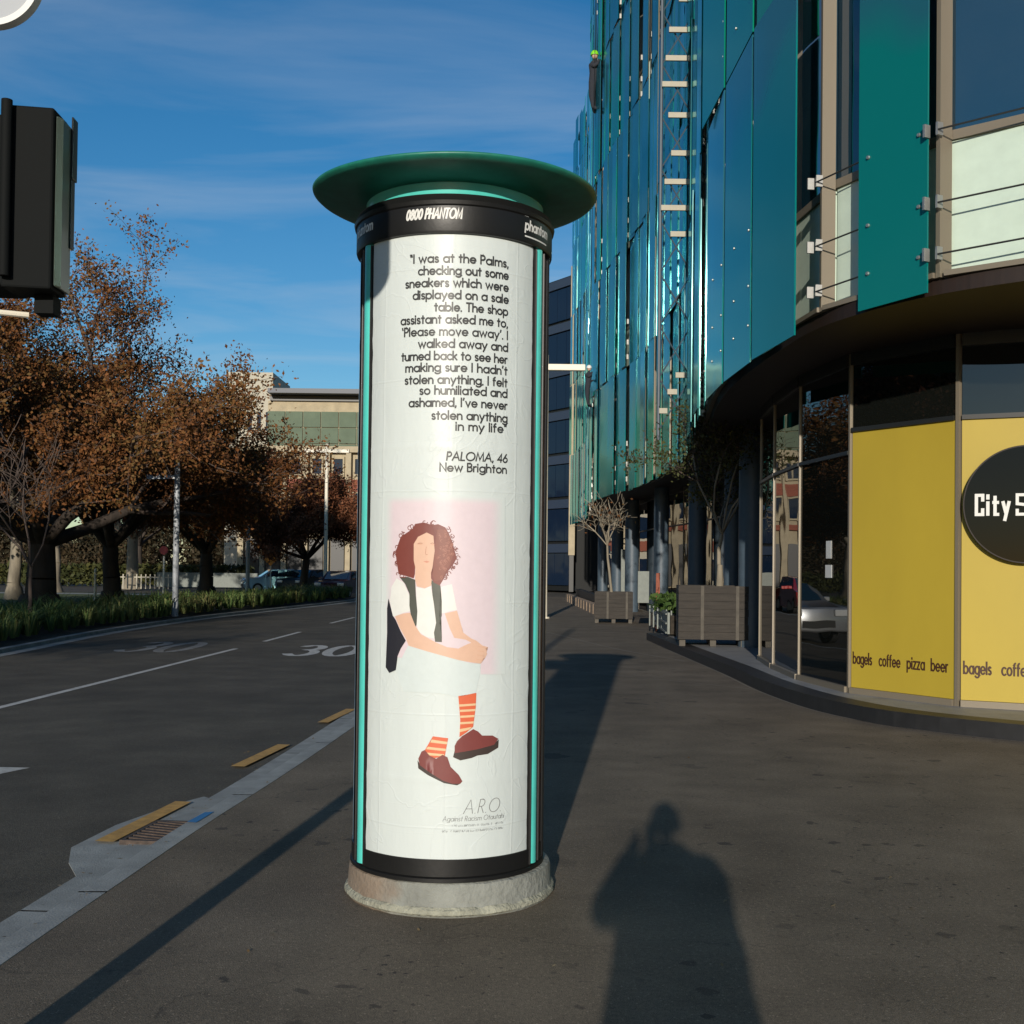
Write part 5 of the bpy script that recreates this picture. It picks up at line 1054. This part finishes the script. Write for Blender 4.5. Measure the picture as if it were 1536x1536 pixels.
# city blocks outside the picture, behind the camera, that the shop glass mirrors
t = thing('street_block', 'plain dark office block outside the picture behind the camera', 'building', (16, -40, 0)); MB().box((24, -46, 13), (22, 22, 26)).build('wall', M['bluespan'], t)
for i in range(6):
    for j in range(6): MB().box((14.8+i*3.6, -34.9, 3.2+j*4), (2.6, .12, 2.4)).build('window', M['bluewall'], t)
# ------------------------------------------------------------ cars
def car(label, paint, x, y, rz, group=None):
    t = thing('parked_car', label, 'car', (x, y, ZR), group, rz=rz)
    W = .84
    prof = [(-2.05, .30), (-2.1, .55), (-2.02, .86), (-1.1, .98), (-.45, 1.42), (.9, 1.46), (1.75, 1.02), (2.02, .92), (2.08, .5), (2.0, .28)]
    mb = MB(); n = len(prof); sec = []
    for s_, k in ((-1, 1), (-.97, .0)): pass
    rows = []
    for sy_ in (-1, -.86, .86, 1):
        row = []
        for (px_, pz) in prof:
            w = W*(1 if pz < 1.0 else .80); yy = sy_*w if abs(sy_) == 1 else sy_*w
            zz = pz if abs(sy_) < 1 else (pz if pz < .9 else pz-.05)
            row.append((px_*(1 if abs(sy_) < 1 else .97), yy, zz))
        rows.append(row)
    vs = [v for r in rows for v in r]; fs = [(j*n+i, j*n+(i+1) % n, (j+1)*n+(i+1) % n, (j+1)*n+i) for j in range(3) for i in range(n)]+[tuple(range(n)), tuple(range(4*n-1, 3*n-1, -1))]
    mb.add(vs, fs); body = mb.build('body', paint, t, smooth=True, local=True, bevel=.04)
    for s_ in (-1, 1):
        y0 = s_*(W+.002); y1 = s_*(W*.80+.012)
        m = MB().add([(-.92, y0*.985, 1.0), (1.45, y0*.985, 1.02), (.85, y1, 1.38), (-.40, y1, 1.36)], [(0, 1, 2, 3)]); m.build('side_window', M['window'], body, local=True)
    MB().add([(-1.09, -.62, 1.005), (-1.09, .62, 1.005), (-.47, .58, 1.425), (-.47, -.58, 1.425)], [(0, 3, 2, 1)]).build('windscreen', M['window'], body, local=True)
    MB().add([(1.74, -.62, 1.045), (1.74, .62, 1.045), (.95, .58, 1.465), (.95, -.58, 1.465)], [(0, 1, 2, 3)]).build('rear_window', M['window'], body, local=True)
    for sx_ in (-1.28, 1.30):
        for s_ in (-1, 1):
            w_ = thing_child('wheel', t, (sx_, s_*.76, .31)); MB().tube((0, -.10, 0), (0, .10, 0), .31, n=24).build('tyre', M['tyre'], w_, local=True, smooth=True); MB().tube((0, -.108, 0), (0, .108, 0), .19, n=16).build('rim', M['galv'], w_, local=True, smooth=True)
    for s_ in (-1, 1):
        MB().box((-2.06, s_*.62, .74), (.14, .34, .16)).build('headlight', M['lampglass'], t, local=True, bevel=.03); MB().box((2.04, s_*.66, .80), (.12, .22, .24)).build('tail_light', M['taillight'], t, local=True, bevel=.03)
        MB().box((-.78, s_*.93, 1.03), (.12, .16, .12)).build('wing_mirror', paint, t, local=True, bevel=.02)
    MB().box((-2.10, 0, .48), (.03, .9, .16)).build('grille', M['black'], t, local=True); MB().box((2.10, 0, .62), (.02, .46, .12)).build('number_plate', M['lettering_white'], t, local=True)
    return t
def thing_child(name, parent, loc):
    o = bpy.data.objects.new(name, None); link(o); o.parent = parent; o.location = loc; return o
car('silver blue car parked beyond the tussock bed near the orange sign', M['carblue'], -14.3, 70, R(20), 'cars in the road beyond')
car('dark car further left, half behind the silver blue car', M['blackgloss'], -12.6, 70.5, R(70), 'cars in the road beyond')
car('dark red car just left of the advertising column', M['carred'], -9.1, 61.5, R(80), 'cars in the road beyond')
car('silver car on the road behind the advertising column, mirrored in the shop glass', pmat('silver_car_paint', (.5, .52, .54), .3, metal=.6, coat=1, coatr=.03), -2.15, 27.5, R(90), 'cars hidden behind the advertising column')
car('bright red car on the road behind the advertising column, mirrored in the shop glass', M['carred2'], -2.6, 48, R(90), 'cars hidden behind the advertising column')
# ------------------------------------------------------------ signal pole, signal, disc, overhead plate
PX, PY = -1.74, 2.9
sp = thing('signal_pole', 'tall steel signal pole just outside the left edge whose long shadow crosses the pavement', 'pole', (PX, PY, 0))
MB().path([(PX, PY, 0), (PX, PY, 3.5), (PX, PY, 6.3)], [.065, .062, .055], n=20).build('shaft', M['galv'], sp, smooth=True)
MB().tube((PX, PY, 0), (PX, PY, .04), .17, n=20).build('base_plate', M['galv'], sp)
MB().tube((PX, PY, 6.3), (PX, PY, 6.34), .06, .02, n=16).build('cap', M['galv'], sp)
# pedestrian signal seen from behind
SX, SY = -1.288, 3.10
hd = thing('pedestrian_signal', 'black pedestrian signal housing seen from behind at the left edge', 'traffic signal', (SX, SY, 2.34))
yaw = R(3); cy_, sy__ = math.cos(yaw), math.sin(yaw)
def hp(x, y): return (SX+cy_*x-sy__*y, SY+sy__*x+cy_*y)
zb, zt = 2.315, 2.79
MB().prism([hp(*p) for p in ((-.30, -.07), (-.066, -.07), (-.066, .10), (-.30, .10))], zb+.02, zt).build('door', M['matt'], hd, bevel=.006)
MB().prism([hp(*p) for p in ((-.0655, -.11), (.060, -.095), (.062, .015), (-.0655, .02))], zb+.005, zt+.012).build('housing', M['matt'], hd, bevel=.006)
M['sheenplastic'] = pmat('sky_sheen_grey_green_plastic', (.11, .13, .095), .38, coat=.3, var=.1, vscale=3)  # paler than the black housing: sky reflection on its right face put into the colour
MB().prism([hp(*p) for p in ((.0625, -.085), (.074, -.06), (.074, .015), (.0625, .015))], zb+.015, zt-.004).build('side_cover', M['sheenplastic'], hd, bevel=.004)
x, y = hp(-.05, -.125); MB().path([(x, y, zb+.03), (x, y, zt+.016)], [.014, .014], n=14).build('hinge', M['matt'], hd, smooth=True)
x, y = hp(.02, .0); MB().tube((x, y, zt+.012), (x, y, zt+.040), .013, n=12).build('bolt', M['steel'], hd)
x, y = hp(.02, .0); MB().box((x, y, zb-.02), (.05, .06, .05), rz=yaw).build('bottom_bracket', M['matt'], hd)
x, y = hp(.105, .02)
MB().prism([hp(*p) for p in ((.0745, .0), (.080, .0), (.080, .04), (.0745, .04))], zb+.33, zb+.50).build('visor', M['black'], hd, bevel=.003)
MB().prism([hp(*p) for p in ((.0745, .0), (.0775, .0), (.0775, .03), (.0745, .03))], zb+.14, zb+.3295).build('visor', M['black'], hd, bevel=.003)
x, y = hp(-.12, -.08); MB().tube((x, y, 2.62), (x, y-.03, 2.62), .022, .018, n=10).build('latch', M['steel'], hd)
x0, y0 = hp(.0, .0); MB().tube((PX, PY, zb-.045), (x0-.03, y0, zb-.045), .008, n=8).build('arm', M['polewhite'], hd); MB().tube((PX, PY, zt+.01), (hp(-.17, 0)[0], hp(-.17, 0)[1], zt+.01), .009, n=8).build('arm', M['polewhite'], hd)
# round white rimmed disc in the top left corner
dz_ = thing('round_mirror', 'grey disc with a bright white rim cut off by the top left corner', 'mirror', (-1.338, 2.9, 3.084))
MB().tube((-1.338, 2.905, 3.084), (-1.338, 2.93, 3.084), .107, n=64).build('disc', M['polegrey'], dz_, smooth=True)
mb = MB(); rn = 72
vs = []
for k in range(rn):
    a = 2*math.pi*k/rn
    for r_, y_ in ((.105, 2.890), (.121, 2.890), (.124, 2.915), (.105, 2.915)): vs.append((-1.338+r_*math.cos(a), y_, 3.084+r_*math.sin(a)))
mb.add(vs, [(4*k+j, 4*k+(j+1) % 4, 4*((k+1) % rn)+(j+1) % 4, 4*((k+1) % rn)+j) for k in range(rn) for j in range(4)]); mb.build('rim', M['lettering_white'], dz_, smooth=True)
MB().tube((PX, PY, 3.084), (-1.43, 2.915, 3.084), .012, n=8).build('arm', M['galv'], dz_)
# plate on an arm above the picture: it throws the rounded shadow on the poster's top left
ov = thing('overhead_sign', 'rounded plate on the signal pole above the top edge of the picture', 'road sign', (-1.1, 2.95, 3.5))
r_ = .10; x0, x1, z0, z1 = -1.52, -.885, 3.44, 3.88
pts = []
for cx_, cz, a0_ in ((x1-r_, z0+r_, -90), (x1-r_, z1-r_, 0), (x0+r_, z1-r_, 90), (x0+r_, z0+r_, 180)): pts += arc(cx_, cz, r_, r_, a0_, a0_+90, 8)
n = len(pts); MB().add([(p[0], 2.94, p[1]) for p in pts]+[(p[0], 2.97, p[1]) for p in pts], [tuple(range(n)), tuple(range(2*n-1, n-1, -1))]+[(i+n, (i+1) % n+n, (i+1) % n, i) for i in range(n)]).build('plate', M['galv'], ov)
MB().tube((PX, PY, 3.8), (-1.2, 2.985, 3.8), .02, n=8).build('arm', M['galv'], ov)
# ------------------------------------------------------------ the photographer behind the camera
def skinned(name, nodes, edges, mat, parent, root=0, lv=2, voxel=None):
    mb = MB(); r_ = lambda r: r if isinstance(r, tuple) else (r, r)
    def ball(p, r, n=14):
        vs = [(p[0]+r[0]*math.sin(math.pi*j/8)*math.cos(2*math.pi*k/n), p[1]+r[1]*math.sin(math.pi*j/8)*math.sin(2*math.pi*k/n), p[2]+min(r)*math.cos(math.pi*j/8)) for j in range(9) for k in range(n)]
        mb.add(vs, [(j*n+k, (j+1)*n+k, (j+1)*n+(k+1) % n, j*n+(k+1) % n) for j in range(8) for k in range(n)])
    for i, j in edges:      # a chain of overlapping balls per limb, fused afterwards into one skin
        (p, r), (q_, t) = nodes[i], nodes[j]; p, q_ = Vector(p), Vector(q_); r, t = r_(r), r_(t); m = min(min(r), min(t)); n = max(2, int((q_-p).length/(m*.3))+1)
        for k in range(n+1): u = k/n; ball(p.lerp(q_, u), (r[0]*(1-u)+t[0]*u, r[1]*(1-u)+t[1]*u))
    o = mb.build(name, mat, parent); m = o.modifiers.new('fuse', 'REMESH'); m.mode = 'VOXEL'; m.voxel_size = voxel or max(.0022, min(min(r_(r)) for p, r in nodes)*.28); m.use_smooth_shade = True
    sm = o.modifiers.new('smooth', 'SMOOTH'); sm.factor = .5; sm.iterations = 4; return o
px, py = .06, -.30
pr = thing('person', 'person in a long dark coat holding up a phone, who casts the pavement shadow', 'person', (px, py, 0))
n_ = [((px, py, .95), (.17, .12)), ((px, py, 1.15), (.155, .11)), ((px, py, 1.34), (.19, .12)), ((px, py, 1.46), (.11, .085)), ((px, py+.01, 1.55), (.055, .058)),
 ((px-.20, py, 1.43), .068), ((px-.285, py+.08, 1.29), .05), ((px-.20, py+.20, 1.47), .036), ((px+.20, py, 1.43), .068), ((px+.27, py+.03, 1.15), .05), ((px+.25, py+.05, .90), .036),
 ((px-.10, py, .88), .11), ((px-.11, py+.02, .48), .07), ((px-.11, py-.01, .09), .045), ((px-.12, py+.15, .04), .04), ((px+.10, py, .88), .11), ((px+.11, py+.01, .48), .07), ((px+.11, py-.01, .09), .045), ((px+.12, py+.15, .04), .04)]
e_ = [(0, 1), (1, 2), (2, 3), (3, 4), (2, 5), (5, 6), (6, 7), (2, 8), (8, 9), (9, 10), (0, 11), (11, 12), (12, 13), (13, 14), (0, 15), (15, 16), (16, 17), (17, 18)]
skinned('body', n_, e_, M['coat'], pr)
ct = MB(); prof = [(.34, .22, .32), (.32, .20, .6), (.285, .17, .98), (.27, .15, 1.15), (.280, .155, 1.32), (.290, .14, 1.43), (.245, .12, 1.50), (.13, .10, 1.56), (.08, .075, 1.60)]; vs = []; N = 40
for rx, ry, z in prof:
    for k in range(N): a = 2*math.pi*k/N; vs.append((px+(.025 if z < 1.52 else 0)+rx*math.cos(a)*(1+.02*math.sin(7*a)), py+ry*math.sin(a), z))
ct.add(vs, [(j*N+k, j*N+(k+1) % N, (j+1)*N+(k+1) % N, (j+1)*N+k) for j in range(len(prof)-1) for k in range(N)]); ct.build('coat', M['coat'], pr, smooth='all')
for s_, pts in ((-1, [((px-.20, py, 1.47), .085), ((px-.285, py+.08, 1.29), .085), ((px-.20, py+.19, 1.46), .055)]), (1, [((px+.20, py, 1.46), .088), ((px+.22, py+.03, 1.15), .072), ((px+.23, py+.05, .92), .06)])):
    skinned('sleeve', pts, [(0, 1), (1, 2)], M['coat'], pr)
hm = MB(); vs = []; NN = 24; hc = Vector((px, py+.02, 1.725))
for j in range(15):
    ph = math.pi*j/14
    for k in range(NN):
        a = 2*math.pi*k/NN; x, y, z = math.sin(ph)*math.cos(a), math.sin(ph)*math.sin(a), math.cos(ph)
        v = Vector((x*.076, y*.095, z*.118)); 
        if z < 0: v.x *= 1+.25*z; v.y *= 1+.12*z
        if y > .8 and -.35 < z < .05: v.y += .018*max(0, 1-abs(x)*5)
        if y > .7 and .0 < z < .2 and abs(abs(x)-.35) < .2: v.y -= .006
        vs.append(hc+v)
hm.add(vs, [(j*NN+k, (j+1)*NN+k, (j+1)*NN+(k+1) % NN, j*NN+(k+1) % NN) for j in range(14) for k in range(NN)]); head = hm.build('head', M['skin'], pr, smooth='all')
for s_ in (-1, 1):
    MB().box((px+s_*.079, py+.015, 1.725), (.014, .035, .06)).build('ear', M['skin'], head, bevel=.006); MB().tube((px+s_*.028, py+.105, 1.735), (px+s_*.028, py+.111, 1.735), .012, n=12).build('eye', M['lettering_white'], head)
MB().box((px, py+.104, 1.665), (.045, .008, .010)).build('mouth', M['redband'], head, bevel=.003)
hh_ = MB(); vs = []
for j in range(10):
    ph = math.pi*.62*j/9
    for k in range(NN):
        a = 2*math.pi*k/NN; x, y, z = math.sin(ph)*math.cos(a), math.sin(ph)*math.sin(a), math.cos(ph); r2 = 1.10+.05*noise.noise(Vector((x, y, z))*6)
        if y > .55 and z < .45: r2 = .93
        vs.append(hc+Vector((x*.090*r2, y*.104*r2-.006, z*.125*r2)))
hh_.add(vs, [(j*NN+k, (j+1)*NN+k, (j+1)*NN+(k+1) % NN, j*NN+(k+1) % NN) for j in range(9) for k in range(NN)]); hh_.build('hair', M['hairm'], pr, smooth='all')
def hand(wx, wy, wz, ux, uz, name='hand'):
    W0 = Vector((wx, wy, wz)); fw = Vector(ux).normalized(); sd = Vector(uz).normalized(); up_ = fw.cross(sd)
    nod = [(W0, .026), (W0+fw*.05, (.038, .018)), (W0+fw*.09, (.040, .015))]; ed = [(0, 1), (1, 2)]
    for k, (o_, l) in enumerate(((-.030, .062), (-.010, .075), (.010, .070), (.030, .055))):
        i = len(nod); b0_ = W0+fw*.095+sd*o_; nod += [(b0_, .0095), (b0_+fw*l*.5+up_*.010, .009), (b0_+fw*l*.8+up_*.035, .008)]; ed += [(2, i), (i, i+1), (i+1, i+2)]
    i = len(nod); nod += [(W0+fw*.035-sd*.035, .012), (W0+fw*.07-sd*.052+up_*.02, .010)]; ed += [(1, i), (i, i+1)]
    return skinned(name, nod, ed, M['skin'], pr, lv=1)
hand(px-.185, py+.215, 1.475, (.35, .10, .9), (.2, .95, -.1)); hand(px+.25, py+.055, .87, (0, .1, -1), (0, 1, 0))
ph_ = thing('phone', 'black phone held up in the raised hand', 'phone', (0, -.045, 1.6)); MB().box((-.0, -.045, 1.585), (.075, .009, .155)).build('case', M['blackgloss'], ph_, bevel=.004); MB().box((0, -.0505, 1.585), (.068, .001, .145)).build('screen', M['window'], ph_)
# ------------------------------------------------------------ rope access worker at the facade edge
def worker(label, x, y, z, s=1.0, helmet='lime'):
    t = thing('person', label, 'person', (x, y, z), 'rope access workers on the facade')
    P = lambda a, b_, c: (x+a*s, y+b_*s, z+c*s)
    nod = [(P(0, 0, .9), .13*s), (P(.02, 0, 1.15), .13*s), (P(.03, 0, 1.38), (.17*s, .11*s)), (P(.04, 0, 1.52), .06*s), (P(.02, -.16, 1.30), .065*s), (P(.12, -.17, 1.36), .05*s), (P(.17, -.1, 1.5), .04*s), (P(.05, .16, 1.28), .065*s), (P(.14, .17, 1.12), .05*s), (P(.22, .1, 1.16), .04*s),
      (P(-.02, -.07, .8), .12*s), (P(-.03, -.07, .42), .10*s), (P(.0, -.1, .05), .05*s), (P(.12, -.1, .0), .045*s), (P(-.01, .07, .8), .12*s), (P(.0, .07, .4), .10*s), (P(.06, .1, -.02), .05*s), (P(.18, .1, -.06), .045*s)]
    ed = [(0, 1), (1, 2), (2, 3), (2, 4), (4, 5), (5, 6), (2, 7), (7, 8), (8, 9), (0, 10), (10, 11), (11, 12), (12, 13), (0, 14), (14, 15), (15, 16), (16, 17)]
    skinned('body', nod, ed, M['coat'], t)
    def ball(c, r, m, nm, cut=1.0):
        b_ = MB(); vs = []; N = 16
        for j in range(10):
            ph = math.pi*cut*j/9
            for k in range(N): a = 2*math.pi*k/N; vs.append((c[0]+r*math.sin(ph)*math.cos(a), c[1]+r*math.sin(ph)*math.sin(a), c[2]+r*1.15*math.cos(ph)))
        b_.add(vs, [(j*N+k, (j+1)*N+k, (j+1)*N+(k+1) % N, j*N+(k+1) % N) for j in range(9) for k in range(N)]); b_.build(nm, m, t, smooth='all')
    ball(P(.05, 0, 1.68), .095*s, M['skin'], 'head'); ball(P(.045, 0, 1.71), .125*s, M[helmet], 'helmet', .55)
    MB().tube(P(.06, 0, 1.0), (x+.06*s+.12, y, ZT+.3), .012, n=5).build('rope', M['black'], t)
worker('worker in dark overalls and lime helmet hanging high at the left edge of the facade', 2.80, 42.2, 18.6, 1.2)
worker('lower dark worker hanging on a rope at the middle of the teal facade', 2.72, 42.0, 7.6, .8, 'lettering_white')
print('objects', len(bpy.data.objects), 'panels', npan, 'clamps', nclamp, 'tris', sum(len(o.data.polygons) for o in bpy.data.objects if o.type == 'MESH'))
